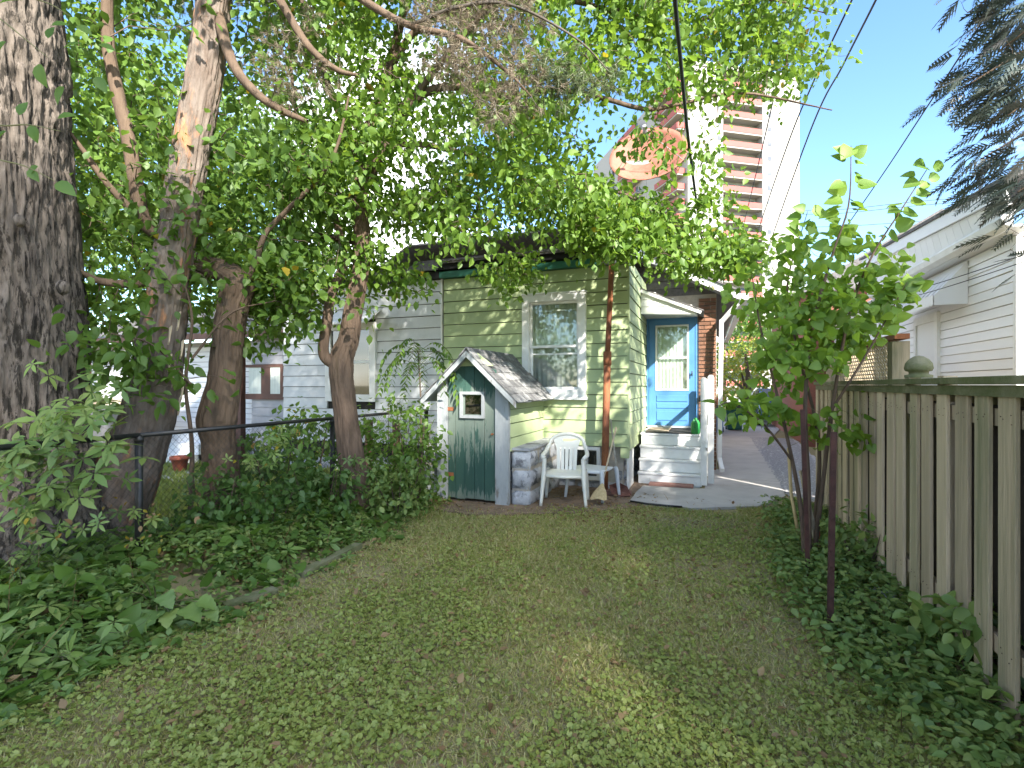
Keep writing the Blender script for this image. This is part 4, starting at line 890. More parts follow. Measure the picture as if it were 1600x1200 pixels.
def monobloc(name, label, loc, rot, mat, arms=True, back=True):
    t = thing(name, label, 'chair', loc); R = Matrix.Rotation(rot, 4, 'Z'); Tm = Matrix.Translation(loc)@R
    X = lambda p: Tm@Vector((p[0]*1.12, p[1], p[2]))
    SH = .42
    # seat, dished and rounded, front toward -y
    v = []; n1, n2 = 13, 11
    for j in range(n2):
        for i in range(n1):
            u, s = i/(n1-1)*2-1, j/(n2-1)*2-1; wx = .235 if s < 0 else .235-.035*s
            x = u*wx*(1-.06*abs(s)**3); y = s*.215; z = SH-.02*(1-u*u)*(1-s*s)+(-.03*max(0, -s-.6)*2.5)
            v.append(tuple(X((x, y, z))))
    f = [(j*n1+i, j*n1+i+1, (j+1)*n1+i+1, (j+1)*n1+i) for j in range(n2-1) for i in range(n1-1)]
    o = obj('seat', npmesh('seat', v, f, MT[mat], True), t); m = o.modifiers.new('s', 'SOLIDIFY'); m.thickness = .022
    ap = MB(); ap.tube([X((-.225, -.2, SH-.03)), X((0, -.235, SH-.035)), X((.225, -.2, SH-.03))], .022, 8); ap.build('apron', mat, t, smooth=True)
    for sx in (-1, 1):
        for sy, yo in ((-1, -.19), (1, .2)):
            top = X((sx*.225, yo, SH if (sy > 0 or not arms) else .62)); mid = X((sx*.235, yo+sy*.02, SH-.05)); bot = X((sx*.262, yo+sy*.055, 0.0))
            b = MB(); V_, F_ = sweep([top, mid, (mid+bot)/2, bot], [.027, .032, .026, .02], 8, 10); b.add(V_.tolist(), F_.tolist()); k = len(b.v); b.f.append(tuple(range(k-8, k))); b.build('leg', mat, t, smooth=True)
        if arms:
            pts = [X((sx*.225, -.2, .615)), X((sx*.25, -.17, .64)), X((sx*.262, .0, .648)), X((sx*.25, .15, .67)), X((sx*.225, .24, .74))]
            V_, F_ = sweep(pts, [.026, .03, .03, .028, .026], 8, 16); b = MB(); b.add(V_.tolist(), F_.tolist()); b.build('armrest', mat, t, smooth=True)
    if back:
        pts = [X((-.225, .235, .72)), X((-.19, .275, .83)), X((-.1, .29, .885)), X((0, .295, .90)), X((.1, .29, .885)), X((.19, .275, .83)), X((.225, .235, .72))]
        V_, F_ = sweep(pts, .026, 8, 22); b = MB(); b.add(V_.tolist(), F_.tolist()); b.build('back_rim', mat, t, smooth=True)
        # back panel: broad top with a hand slot, five slats below
        bp = MB()
        def strip(x0a, x1a, z0, x0b, x1b, z1):
            ya, yb = .2+(z0-SH)*.2, .2+(z1-SH)*.2
            bp.add([X((x0a, ya-.01, z0)), X((x1a, ya-.01, z0)), X((x1b, yb-.01, z1)), X((x0b, yb-.01, z1)), X((x0a, ya+.012, z0)), X((x1a, ya+.012, z0)), X((x1b, yb+.012, z1)), X((x0b, yb+.012, z1))],
                   [(0, 1, 2, 3), (4, 5, 6, 7), (0, 1, 5, 4), (1, 2, 6, 5), (2, 3, 7, 6), (3, 0, 4, 7)])
        strip(-.135, .135, .72, -.16, .16, .80); strip(-.16, -.05, .80, -.16, -.05, .835); strip(.05, .16, .80, .16, .16, .835); strip(-.16, .16, .835, -.09, .09, .89)
        bp.build('backrest', mat, t)
        for k in range(5):
            bp = MB(); xa = -.135+k*.054+.006; strip(xa*.93, (xa+.042)*.93, SH-.01, xa, xa+.042, .72); bp.build('back_slat', mat, t)
    return t
c1 = G(883, 788); monobloc('garden_chair', 'white plastic garden armchair in front of the basement window', (c1.x, c1.y, .02), .16, 'resin')
c2 = G(912, 778); t2 = monobloc('plastic_stool', 'pale grey plastic stool half hidden behind the garden armchair', (c2.x+.12, c2.y+.02, .02), -.3, 'resin_grey', False, False); t2['category'] = 'stool'
# broom upside
bl = thing('broom', 'straw broom with pale wooden handle leaning beside the rusty pole', 'broom', G(936, 782))
h0 = PYp(940, 762, FY-.98); h1 = PYp(963, 668, FY-.30); h0.z += .02
MB().tube([h0, h1], .012, 8).build('handle', 'handle_wood', bl, smooth=True)
v = []; dv = (h0-h1).normalized()
for t_, wx, wy in ((-.04, .018, .018), (.02, .045, .03), (.09, .085, .035), (.17, .105, .032), (.2, .11, .03)):
    c = h0+dv*t_; v += [(c.x+wx*math.cos(6.283*i/18)*(1+.05*math.sin(i*7)), c.y+wy*math.sin(6.283*i/18), max(c.z, .03)+(.012*math.sin(i*5) if t_ > .19 else 0)) for i in range(18)]
obj('bristles', npmesh('bristles', v, [(j*18+i, j*18+(i+1) % 18, (j+1)*18+(i+1) % 18, (j+1)*18+i) for j in range(4) for i in range(18)], MT['broom'], True), bl)
sv = thing('shovel', 'old shovel with reddish blade leaning on the green wall corner', 'shovel', G(975, 785))
s0, s1 = PYp(966, 757, FY-.42), PYp(954, 655, FY-.05); s0.z = max(s0.z, .2)
MB().tube([s0, s1], .012, 8).build('handle', 'grey_pole', sv, smooth=True)
bot = PYp(969, 782, FY-.52); bot.z = .03
MB().add([(s0.x-.03, s0.y, s0.z), (s0.x+.03, s0.y, s0.z), (s0.x+.13, s0.y-.01, s0.z-.04), (bot.x+.15, bot.y, bot.z+.03), (bot.x+.02, bot.y-.01, bot.z), (bot.x-.12, bot.y, bot.z+.03), (s0.x-.13, s0.y-.01, s0.z-.04), (s0.x, s0.y+.03, s0.z-.1)],
         [(0, 1, 7), (1, 2, 7), (2, 3, 7), (3, 4, 7), (4, 5, 7), (5, 6, 7), (6, 0, 7)]).build('blade', 'shovel', sv)
# watering can, mats, pavers
wc = thing('watering_can', 'green plastic jug on the landing beside the guard boards', 'jug', (-.17, 9.0, .8))
v = []; prof = [(.0, .0), (.075, .0), (.08, .02), (.08, .17), (.06, .215), (.03, .235), (.028, .26), (.0, .262)]
for r, z in prof: v += [(-.185+r*.9*math.cos(6.283*i/16), 8.93+r*math.sin(6.283*i/16), .803+z) for i in range(16)]
obj('body', npmesh('body', v, [(j*16+i, j*16+(i+1) % 16, (j+1)*16+(i+1) % 16, (j+1)*16+i) for j in range(7) for i in range(16)], MT['green_plastic'], True), wc)
MB().tube([(-.185, 8.99, 1.02), (-.185, 9.05, 1.0), (-.185, 9.05, .93), (-.185, 9.0, .9)], .011, 8).build('handle', 'green_plastic', wc, smooth=True)
MB().tube([(-.185, 8.86, .9), (-.2, 8.82, .98), (-.21, 8.8, 1.05)], [.016, .012, .01], 8).build('spout', 'green_plastic', wc, smooth=True)
def slab(name, label, cat, x0, x1, y0, y1, z, h, mat):
    o = MB().box(x0, x1, y0, y1, z, z+h).build(name, mat, None, bevel=min(.006, h*.35)); return tag(o, label, cat)
slab('door_mat', 'black rubber mat covering the stair landing', 'mat', -.98, -.24, 8.84, 9.95, .801, .012, 'mat_black')
slab('door_mat', 'small beige woven mat on the landing before the blue door', 'mat', -.99, -.62, 8.98, 9.75, .8135, .012, 'mat_beige')
slab('paver', 'flat reddish paving stone at the foot of the white stairs', 'paver', -.86, -.2, 8.22, 8.42, .035, .035, 'paver')
slab('paver', 'weathered red brick block lying beside the shovel blade', 'paver', -1.42, -1.02, 7.35, 7.52, .02, .06, 'paver')
ho = thing('edging', 'dark rubber edging strip lying along the concrete walk', 'edging', (-.7, 7, 0))
MB().tube([G(985, 783, .04), G(1010, 787, .045), G(1040, 790, .045), G(1066, 792, .04)], .014, 8).build('strip', 'black_steel', ho, smooth=True)

# stakes, plank and rolled sheet by the sapling
for (bx, by), (tx, ty), lab, th in (((1297, 990), (1303, 675), 'brown steel stake nearest the camera, right of the sapling', .03), ((1264, 908), (1254, 640), 'brown steel stake standing in the sapling stems, farther from the camera', .027)):
    g0 = G(bx, by); dd = (EYE)*F/(by-HOR); top = P(tx, ty, dd); s_ = thing('steel_stake', lab, 'stake', g0, 'steel stakes by the sapling')
    b = MB(); b.bar((g0.x, g0.y, -.1), top, th, .006); b.build('web', 'stake', s_)
    b = MB(); b.bar((g0.x-th/2, g0.y+.012, -.1), top+Vector((-th/2, .012, 0)), .005, .028); b.bar((g0.x+th/2, g0.y+.012, -.1), top+Vector((th/2, .012, 0)), .005, .028); b.build('flange', 'stake', s_)
    b = MB()
    for k in range(9): q = g0.lerp(top, .25+.08*k); b.box(q.x-.004, q.x+.004, q.y-.009, q.y-.002, q.z-.006, q.z+.006)
    b.build('stud', 'stake', s_)
g0 = G(1283, 882); pk = MB().bar(g0, P(1252, 735, 4.75), .05, .018).build('plank', 'grey_wood'); tag(pk, 'grey wooden plank leaning behind the thin steel stake', 'plank')
g0 = P(1283, 850, 4.7); rl = thing('rolled_sheet', 'small pink and red rolled sheet wedged behind the stakes', 'roll', g0)
MB().tube([P(1268, 815, 4.75), P(1276, 830, 4.72)], .03, 10).build('pale_end', mk('pink', (.62, .45, .45), var=0), rl, smooth=True); MB().tube([P(1276, 830, 4.72), P(1280, 868, 4.7)], .028, 10).build('red_end', 'terracotta', rl, smooth=True)
g0 = G(1251, 855); MB_ = MB().tube([(g0.x, g0.y, 0), P(1236, 770, 5.06), P(1232, 700, 5.1)], .016, 8).build('bamboo_cane', 'broom', smooth=True); tag(MB_, 'tan bamboo cane propping the left stem of the sapling', 'cane')
for i, (px, py, sx, sz) in enumerate(((1395, 938, .09, .06), (1372, 930, .06, .04))):
    g0 = G(px, py); v = []; 
    for j in range(7):
        for k in range(10):
            th_, ph = math.pi*j/6, 6.283*k/10; r = 1+.25*(fbm(np.array([math.cos(ph)*2+i*9, math.sin(ph)*2, j*.6]), 2)-.5)*2
            v.append((g0.x+sx*r*math.sin(th_)*math.cos(ph), g0.y+sx*r*math.sin(th_)*math.sin(ph), .03+sz*r*math.cos(th_)))
    o = obj('rock', npmesh('rock', v, [(j*10+k, j*10+(k+1) % 10, (j+1)*10+(k+1) % 10, (j+1)*10+k) for j in range(6) for k in range(10)], MT['stone'], True))
    tag(o, ('larger grey rock in the weeds at the fence foot', 'smaller grey rock left of the larger one at the fence foot')[i], 'rock')
# old timber edging of the left bed
for i, (a, b_) in enumerate((((30, 1003), (250, 958)), ((350, 958), (430, 930)), ((470, 905), (560, 858)))):
    A, B = G(*a), G(*b_); o = MB().bar((A.x, A.y, .02), (B.x, B.y, .015), .09, .09).build('edging_timber', 'mossy_wood'); tag(o, ('long half-buried edging timber below the big leaf plant', 'short edging timber in the middle of the left lawn edge', 'far edging timber on the lawn edge under the fork-trunked tree')[i], 'timber', 'edging timbers of the left bed')

# far end of the drive: bins, cone-topped bin, car, hedge
def bin_(px, lab, mat, lid, w_=.55, h=1.0, d=18):
    p = P(px, 672, d); t = thing('wheelie_bin', lab, 'bin', (p.x, p.y, 0))
    b = MB(); a = w_/2; b.add([(p.x-a*.85, p.y-.28, .06), (p.x+a*.85, p.y-.28, .06), (p.x+a*.85, p.y+.28, .06), (p.x-a*.85, p.y+.28, .06), (p.x-a, p.y-.34, h-.08), (p.x+a, p.y-.34, h-.08), (p.x+a, p.y+.34, h-.08), (p.x-a, p.y+.34, h-.08)], [(0, 3, 2, 1), (4, 5, 6, 7), (0, 1, 5, 4), (1, 2, 6, 5), (2, 3, 7, 6), (3, 0, 4, 7)]); b.build('body', mat, t, bevel=.02)
    MB().box(p.x-a-.03, p.x+a+.03, p.y-.38, p.y+.36, h-.078, h).build('lid', lid, t, bevel=.02)
    for s in (-1, 1): MB().tube([(p.x+s*a*.8, p.y+.3, .1), (p.x+s*(a*.8+.05), p.y+.3, .1)], .1, 12).build('wheel', 'tyre', t)
    return p
bin_(1147, 'dark green wheeled bin at the far end of the drive', 'bin_green', 'bin_green')
bp_ = bin_(1120, 'narrow blue wheeled bin beside the green bin', 'car_blue', 'tyre', .42, .95, 17)
og = thing('orange_pail', 'small orange pail sitting on the blue wheeled bin', 'pail', (bp_.x, bp_.y, .95)); MB().tube([(bp_.x+.05, bp_.y, .953), (bp_.x+.05, bp_.y, 1.2)], [.12, .15], 14).build('pail', 'orange', og)
def car(label, loc, rot, mat):
    t = thing('parked_car', label, 'car', loc); M4 = Matrix.Translation(loc)@Matrix.Rotation(rot, 4, 'Z'); X = lambda p: M4@Vector(p)
    side = [(-2.15, .35), (-2.2, .62), (-2.1, .85), (-1.2, .95), (-.55, 1.42), (.7, 1.45), (1.45, 1.0), (2.1, .92), (2.2, .6), (2.15, .3)]
    b = MB(); n = len(side); v = []
    for s, k in ((-1, 0), (1, 1)):
        for x, z in side: v.append(X((x, s*(.86 if z < 1.1 else .68), z)))
    b.add(v, [tuple(range(n)), tuple(range(2*n-1, n-1, -1))]+[(i, i+n, (i+1) % n+n, (i+1) % n) for i in range(n)]); b.build('body', mat, t, bevel=.05)
    for s in (-1, 1):
        y = lambda z: s*(.875-.18*max(0, (z-.95)/.5))
        for poly in ([(-1.0, 1.0), (-.5, 1.36), (.08, 1.38), (.08, 1.0)], [(.14, 1.0), (.14, 1.38), (.65, 1.38), (1.2, 1.03)]):
            MB().add([X((x, y(z), z)) for x, z in poly], [(0, 1, 2, 3)]).build('side_window', 'tower_glass', t)
        for x in (-1.35, 1.35):
            w__ = MB().tube([X((x, s*.74, .32)), X((x, s*.9, .32))], .32, 20).build('wheel', 'tyre', t); MB().tube([X((x, s*.895, .32)), X((x, s*.91, .32))], .19, 14).build('rim', 'galv', w__)
        MB().add([X((2.19, s*.75, .62)), X((2.19, s*.45, .62)), X((2.13, s*.45, .8)), X((2.13, s*.75, .8))], [(0, 1, 2, 3)]).build('headlight', 'car_white', t)
        MB().add([X((-2.21, s*.8, .65)), X((-2.21, s*.5, .65)), X((-2.15, s*.5, .82)), X((-2.15, s*.8, .82))], [(0, 1, 2, 3)]).build('tail_light', 'red_plastic', t)
    for a, c in (((-1.25, .98), (-.62, 1.4)), ((1.42, 1.03), (.76, 1.42))):
        s = -1 if a[0] < 0 else 1
        MB().add([X((a[0]+s*.03, -.7, a[1])), X((a[0]+s*.03, .7, a[1])), X((c[0]+s*.03, .6, c[1])), X((c[0]+s*.03, -.6, c[1]))], [(0, 1, 2, 3)]).build('windscreen', 'tower_glass', t)
p = P(1215, 690, 21); car('blue car parked beyond the bins at the end of the drive', (p.x, p.y, .03), math.pi/2, 'car_blue')
p = P(1195, 690, 30); car('white car parked on the street beyond the drive', (p.x, p.y, .03), 0, 'car_white')

# ================================================================== OVERHEAD WIRES
def cable(label, pts, r, mat='wire', name='overhead_cable', group='overhead wires'):
    q = catmull(pts, 40); d = np.linspace(0, 1, 40); q[:, 2] -= .12*np.sin(d*math.pi)*0
    v, f = sweep(q, r, 6); o = obj(name, npmesh(name, v, f, MT[mat], True)); return tag(o, label, 'cable', group)
hs_ = P(1105, 432, 10.6)
cable('thick black cable rising steeply from the house eave through the leaves', [hs_, P(1082, 270, 6.2), P(1062, 80, 4.2), P(1046, -110, 3.2)], .016)
cable('thin wire crossing the tower balconies, leftmost of the three sloping wires', [P(1150, 400, 26), P(1190, 235, 14), P(1243, 0, 9), P(1275, -150, 7)], .015)
cable('wavy middle wire sloping across the white tower wall', [P(1168, 410, 26), P(1222, 250, 14), P(1270, 130, 10.5), P(1331, 0, 8.4), P(1400, -150, 7)], .017)
cable('wire sloping past the right edge of the white tower', [P(1196, 400, 26), P(1262, 215, 14), P(1318, 100, 10.5), P(1371, -5, 8.4), P(1440, -150, 7)], .02)
cable('lone wire crossing open blue sky left of the cedar', [P(1205, 520, 22), P(1345, 322, 13), P(1440, 180, 9.5), P(1540, 25, 7.4), P(1620, -100, 6.4)], .013)
for i, (ya, yb, lab) in enumerate(((330, 302, 'uppermost of the faint far wires low in the sky'), (336, 309, 'middle one of the faint far wires low in the sky'), (356, 338, 'lowest of the faint far wires above the white gable'))):
    cable(lab, [P(1180, ya-2, 60), P(1300, ya-2, 55), P(1420, (ya+yb)/2, 50), P(1570, yb, 46), P(1700, yb-22, 43)], .028, 'wire_far', group='far wires')
cable('wire stretched along the white gutter of the right house', [P(1380, 455, 8.6), P(1480, 395, 6.4), P(1600, 325, 5.0), P(1700, 262, 4.2)], .008)
for i, (ya, yb, lab) in enumerate(((455, 398, 'upper of two thin wires crossing the awning'), (465, 409, 'lower of two thin wires crossing the awning'))):
    cable(lab, [P(1370, ya+10, 7.6), P(1450, ya-8, 6.2), P(1600, yb, 4.9), P(1700, yb-38, 4.3)], .0045)

# ================================================================== TREES
def PP(l): return [P(*q) for q in l]
def make_tree(name, label, cat, base, trunk, limbs, regions, bark, leaf, per=11, size=.085, t=T_OV, group=None, twr=.012, spread=.13, droop=.5, up=.8, twig='twig', sag=.06, skip=.45, extra=None, tn=40, tr=140, tb=.012):
    """trunk, limbs: (points, radii); regions: anchor point clouds"""
    T = thing(name, label, cat, base, group)
    sweepobj('trunk', trunk[0], trunk[1], bark, T, tn, tr, tb, trunk[2] if len(trunk) > 2 else 12, .2)
    nodes = [limbnodes(trunk[0], max(skip, .5))]
    for l in limbs:
        sweepobj('limb', l[0], l[1], bark, T, 12, 40, .004, 4, .2); nodes.append(limbnodes(l[0], .2))
    anc = np.concatenate(regions); v, f, tips = grow(np.concatenate(nodes), anc, twr, sag)
    obj('twigs', npmesh('twigs', v, f, MT[twig], True), T, kind='stuff')
    p, A, N, S = spray(tips, per, size, spread, droop, up)
    cr = obj('crown', leafmesh('crown', p, A, N, S, t, MT[leaf]), T)
    if extra:
        for m, fr, sc in extra:
            k = rng.random(len(p)) < fr; q = p[k]+rng.normal(0, .05, (k.sum(), 3)); obj('leaves', leafmesh('leaves', q, A[k], N[k], S[k]*sc, t, MT[m]), cr, kind='stuff')
    return T, cr, tips

# --- fork-trunked tree whose crown hangs over the house
tk = (PP([(556, 815, 6.0), (552, 740, 6.0), (540, 645, 6.0), (533, 570, 6.0), (545, 530, 6.0), (551, 490, 6.0), (560, 440, 6.0), (566, 395, 6.0), (564, 335, 6.0), (562, 290, 6.0), (562, 235, 6.05), (590, 170, 6.1), (612, 95, 6.1), (640, -40, 6.1), (650, -220, 6.1)]),
      [.19, .15, .125, .135, .115, .105, .10, .095, .088, .085, .07, .058, .05, .035, .018])
lb = [(PP([(533, 572, 6.0), (512, 562, 5.96), (505, 545, 5.93), (511, 505, 5.9), (516, 468, 5.9), (528, 433, 5.9), (538, 405, 5.9), (520, 330, 5.9), (470, 220, 5.9), (450, 60, 5.9)]), [.07, .066, .06, .056, .052, .05, .045, .035, .025, .012]),
      (PP([(564, 300, 6.0), (582, 262, 6.02), (612, 212, 6.0), (642, 160, 5.95), (700, 135, 5.9), (790, 150, 5.85), (870, 140, 5.8), (940, 153, 5.8), (1010, 171, 5.8), (1065, 162, 5.8), (1160, 145, 5.8), (1300, 172, 5.85)]), [.07, .065, .06, .05, .042, .036, .032, .028, .025, .02, .014, .006]),
      (PP([(612, 100, 6.1), (660, 40, 6.1), (760, 8, 6.1), (880, 0, 6.15), (980, 22, 6.2), (1085, 33, 6.2), (1190, 0, 6.25), (1290, 20, 6.3)]), [.045, .04, .036, .03, .026, .02, .014, .006]),
      (PP([(595, 240, 6.02), (640, 225, 6.15), (730, 240, 6.3), (850, 275, 6.4), (960, 298, 6.5), (1060, 345, 6.6), (1150, 390, 6.7)]), [.04, .034, .028, .024, .02, .014, .007]),
      (PP([(562, 245, 6.05), (520, 150, 6.4), (480, 40, 6.8), (450, -120, 7.2)]), [.06, .045, .03, .015]),
      (PP([(640, 160, 5.95), (720, 60, 5.6), (830, -60, 5.2), (960, -150, 5.0)]), [.045, .035, .025, .012]),
      (PP([(566, 380, 6.0), (520, 372, 6.3), (465, 366, 6.6), (420, 400, 6.9)]), [.04, .035, .025, .012])]
A1L = [(500, -260), (950, -260), (950, 170), (905, 225), (905, 375), (840, 365), (700, 375), (610, 345), (500, 260)]
A1R = [(950, -260), (1290, -260), (1275, 40), (1290, 150), (1230, 125), (1165, 150), (1090, 175), (1050, 150), (950, 165)]
A2 = [(905, 270), (950, 315), (1050, 345), (1075, 372), (1130, 370), (1190, 400), (1110, 415), (1000, 390), (905, 380)]
reg = [cloud(A1L, 5.0, 7.6, 1750, 8, .21), cloud(A1R, 5.3, 7.4, 720, 8, .2), cloud([(480, 370), (610, 395), (600, 455), (500, 480)], 5.7, 6.7, 60, 6, .14), cloud([(380, 400), (520, 420), (500, 540), (400, 530)], 5.4, 6.4, 60, 6, .16), cloud(A2, 5.6, 7.4, 470, 7, .13), cloud([(1060, 195), (1180, 205), (1165, 245), (1080, 250)], 5.6, 6.4, 8, 4, .1), cloud([(980, 215), (1060, 225), (1060, 285), (960, 285)], 5.6, 6.4, 14, 4, .1), cloud([(1080, 290), (1150, 300), (1185, 350), (1100, 340)], 5.8, 6.6, 18, 4, .1),
       cloud([(690, 400), (860, 400), (850, 430), (720, 440)], 6.3, 7.0, 40, 6, .12), cloud([(600, 290), (960, 290), (960, 355), (690, 365), (600, 360)], 6.2, 7.3, 150, 7, .13), cloud([(590, 420), (660, 400), (650, 450), (600, 460)], 6.3, 7.0, 25, 6, .12), cloud([(600, -300), (1300, -300), (1350, -700), (650, -700)], 4.5, 6.5, 150, 7, .35)]
mul, mulcr, _ = make_tree('mulberry_tree', 'fork-trunked brown tree whose bright green crown hangs over the green house', 'tree', G(552, 815), tk, lb, reg, 'bark_tan', 'leaf_bright', per=14, size=.092, spread=.115, extra=[('leaf_yellow', .006, 1.0)], tb=.014, tn=84, tr=260)

# --- stub-trunked tree left of it, branches arching left and right
tk = (PP([(348, 846, 5.4), (347, 760, 5.4), (342, 690, 5.4), (339, 655, 5.38), (350, 600, 5.4), (356, 540, 5.4), (364, 480, 5.4), (372, 445, 5.4), (350, 425, 5.4), (318, 415, 5.4), (292, 402, 5.4)]), [.22, .165, .155, .185, .155, .145, .145, .15, .12, .10, .075])
lb = [(PP([(300, 405, 5.4), (262, 375, 5.3), (225, 345, 5.25), (212, 285, 5.2), (200, 215, 5.2), (182, 140, 5.2), (168, 60, 5.2), (170, -60, 5.2), (190, -250, 5.3)]), [.08, .075, .07, .066, .064, .06, .056, .045, .02]),
      (PP([(375, 450, 5.4), (398, 415, 5.3), (415, 365, 5.25), (455, 322, 5.2), (505, 270, 5.2), (528, 225, 5.2), (545, 150, 5.2)]), [.06, .034, .027, .024, .02, .016, .008]),
      (PP([(228, 350, 5.25), (170, 290, 5.1), (130, 235, 5.0), (100, 195, 4.9)]), [.04, .03, .022, .012]),
      (PP([(368, 440, 5.4), (430, 450, 5.7), (500, 500, 6.0)]), [.05, .03, .012]),
      (PP([(300, 405, 5.4), (230, 440, 5.2), (160, 440, 5.0), (118, 420, 4.8)]), [.06, .045, .035, .02])]
reg = [cloud([(95, -200), (480, -200), (540, 120), (540, 330), (480, 470), (400, 480), (260, 520), (130, 520), (100, 200)], 4.9, 7.6, 900, 8, .24), cloud([(95, 200), (260, 230), (280, 430), (110, 520)], 4.9, 6.5, 150, 7, .22), cloud([(330, 250), (540, 200), (520, 440), (380, 470)], 5.2, 7, 190, 7, .22), cloud([(100, -300), (520, -300), (520, -650), (100, -650)], 4.6, 6.5, 160, 7, .3)]
stub, stubcr, _ = make_tree('knobbly_tree', 'tree with short knobbly trunk and arching reddish-brown arm left of the fork', 'tree', G(348, 846), tk, lb, reg, 'bark_brown', 'leaf_mid', per=13, size=.105, extra=[('leaf_yellow', .008, 1)], tb=.018, tn=84, tr=240)
# low leafy shoots round the trunks
reg = [cloud([(120, 440), (300, 430), (330, 560), (260, 590), (160, 600), (110, 520)], 4.5, 5.2, 40, 5, .16), cloud([(370, 440), (470, 430), (480, 540), (420, 560), (380, 520)], 5.0, 5.8, 34, 5, .16), cloud([(140, 480), (290, 490), (270, 600), (170, 610)], 4.35, 4.9, 22, 5, .14)]
make_tree('maple_sapling', 'slim dark green sapling spreading low between the two left trunks', 'tree', G(300, 835), (PP([(296, 840, 5.1), (300, 700, 5.05), (290, 600, 5.0), (300, 500, 4.95), (285, 430, 4.9)]), [.025, .02, .016, .012, .006]),
          [(PP([(298, 600, 5.0), (240, 540, 4.8), (170, 520, 4.6)]), [.012, .009, .004]), (PP([(300, 560, 4.98), (360, 490, 5.1), (430, 470, 5.3)]), [.012, .009, .004])], reg, 'bark_brown', 'leaf_mid', per=9, size=.11, t=T_OVD, twr=.007, up=1.3, droop=.3, tn=10, tr=30, tb=.001)

# --- leaning pine with orange flaking bark
tk = (PP([(128, 862, 5.1), (178, 775, 5.15), (218, 690, 5.2), (240, 610, 5.2), (256, 500, 5.2), (272, 395, 5.2), (297, 245, 5.2), (322, 100, 5.2), (340, -40, 5.2), (365, -260, 5.2), (390, -620, 5.2)]), [.46, .33, .25, .22, .19, .172, .163, .158, .145, .12, .08], 6)
lb = [(PP([(335, 0, 5.2), (362, 95, 5.0), (400, 145, 4.9), (440, 172, 4.9), (480, 190, 4.9)]), [.06, .048, .042, .036, .02]),
      (PP([(345, -60, 5.2), (400, -60, 5.0), (440, 5, 4.9), (480, 70, 4.9), (525, 108, 4.9), (560, 118, 4.9)]), [.06, .05, .04, .034, .026, .015]),
      (PP([(350, -140, 5.2), (450, -90, 4.8), (560, -5, 4.6), (640, 40, 4.5), (720, 60, 4.45), (790, 110, 4.4), (830, 150, 4.4)]), [.08, .06, .035, .028, .022, .014, .006]),
      (PP([(640, 40, 4.5), (720, 10, 4.4), (800, 8, 4.4), (900, 60, 4.4), (950, 110, 4.4)]), [.02, .016, .012, .009, .004]),
      (PP([(370, -300, 5.2), (300, -380, 5.6), (180, -420, 6.0)]), [.06, .04, .015])]
pine = thing('pine_tree', 'leaning pine with orange flaking bark and drooping brown branches', 'tree', G(140, 850))
sweepobj('trunk', tk[0], tk[1], 'bark_pine', pine, 110, 380, .026, 13, .14)
nd = []
for l in lb: sweepobj('limb', l[0], l[1], 'bark_brown' if l[1][0] > .03 else 'twig_dead', pine, 10, 40, .003, 4, .2); nd.append(limbnodes(l[0], .3))
nd = np.concatenate(nd)
dead = np.concatenate([cloud([(640, -60), (840, -60), (835, 60), (830, 190), (770, 190), (700, 120), (650, 60)], 4.2, 4.8, 520, 7, .11), cloud([(400, -20), (470, 0), (480, 80), (420, 150), (400, 100)], 4.8, 5.3, 60, 6, .14), cloud([(430, 90), (520, 100), (520, 160), (440, 160)], 4.7, 5.0, 40, 6, .1)])
live = np.concatenate([cloud([(830, 70), (900, 90), (965, 110), (960, 150), (860, 165), (820, 130)], 4.3, 4.6, 90, 6, .07), cloud([(360, -500), (600, -420), (560, -120), (300, -150)], 4.6, 6, 300, 7, .3), cloud([(250, 0), (300, -60), (440, -60), (420, 60)], 5.4, 6.4, 90, 7, .2)])
v, f, t1 = grow(nd, dead, .010, -.05); obj('dead_twigs', npmesh('dead_twigs', v, f, MT['twig_dead'], True), pine, kind='stuff')
v, f, t2_ = grow(nd, live, .007, -.05); obj('twigs', npmesh('twigs', v, f, MT['twig'], True), pine, kind='stuff')
def needles(tips, per, ln, spread=.05):
    b = np.array([t[0] for t in tips]); a = np.array([t[1] for t in tips]); i = np.repeat(np.arange(len(a)), per); n = len(i); fr = rng.random(n)
    ax = a[i]-b[i]; ax /= np.linalg.norm(ax, axis=1)[:, None]+1e-9
    p = b[i]+(a[i]-b[i])*(.2+.85*fr)[:, None]+rng.normal(0, .006, (n, 3))+rng.normal(0, spread, (len(a), 3))[i]*(rng.random(n) > .5)[:, None]
    A = ax*.8+rng.normal(0, .5, (n, 3)); A[:, 2] -= .35
    return p, A, rng.normal(0, 1, (n, 3)), ln*(.6+.6*rng.random(n))
p, A, N, S = needles(t1, 34, .08, .05); obj('dead_needles', leafmesh('dead_needles', p, A, N, S*1.0, T_NEED, MT['needle_dead']), pine)
p, A, N, S = needles(t2_, 60, .085, .04); obj('needles', leafmesh('needles', p, A, N, S, T_NEED, MT['needle']), pine)
# short hanging strips of bark half way up
for k in range(7):
    q = P(262+random.uniform(0, 22), 490+k*22, 4.98); MB().prism([(q.x, q.y, q.z), (q.x+.03, q.y, q.z+.02), (q.x+.035, q.y-.03, q.z-.14), (q.x+.005, q.y-.02, q.z-.17)], (0, .012, 0)).build('bark_strip', 'handle_wood', pine)

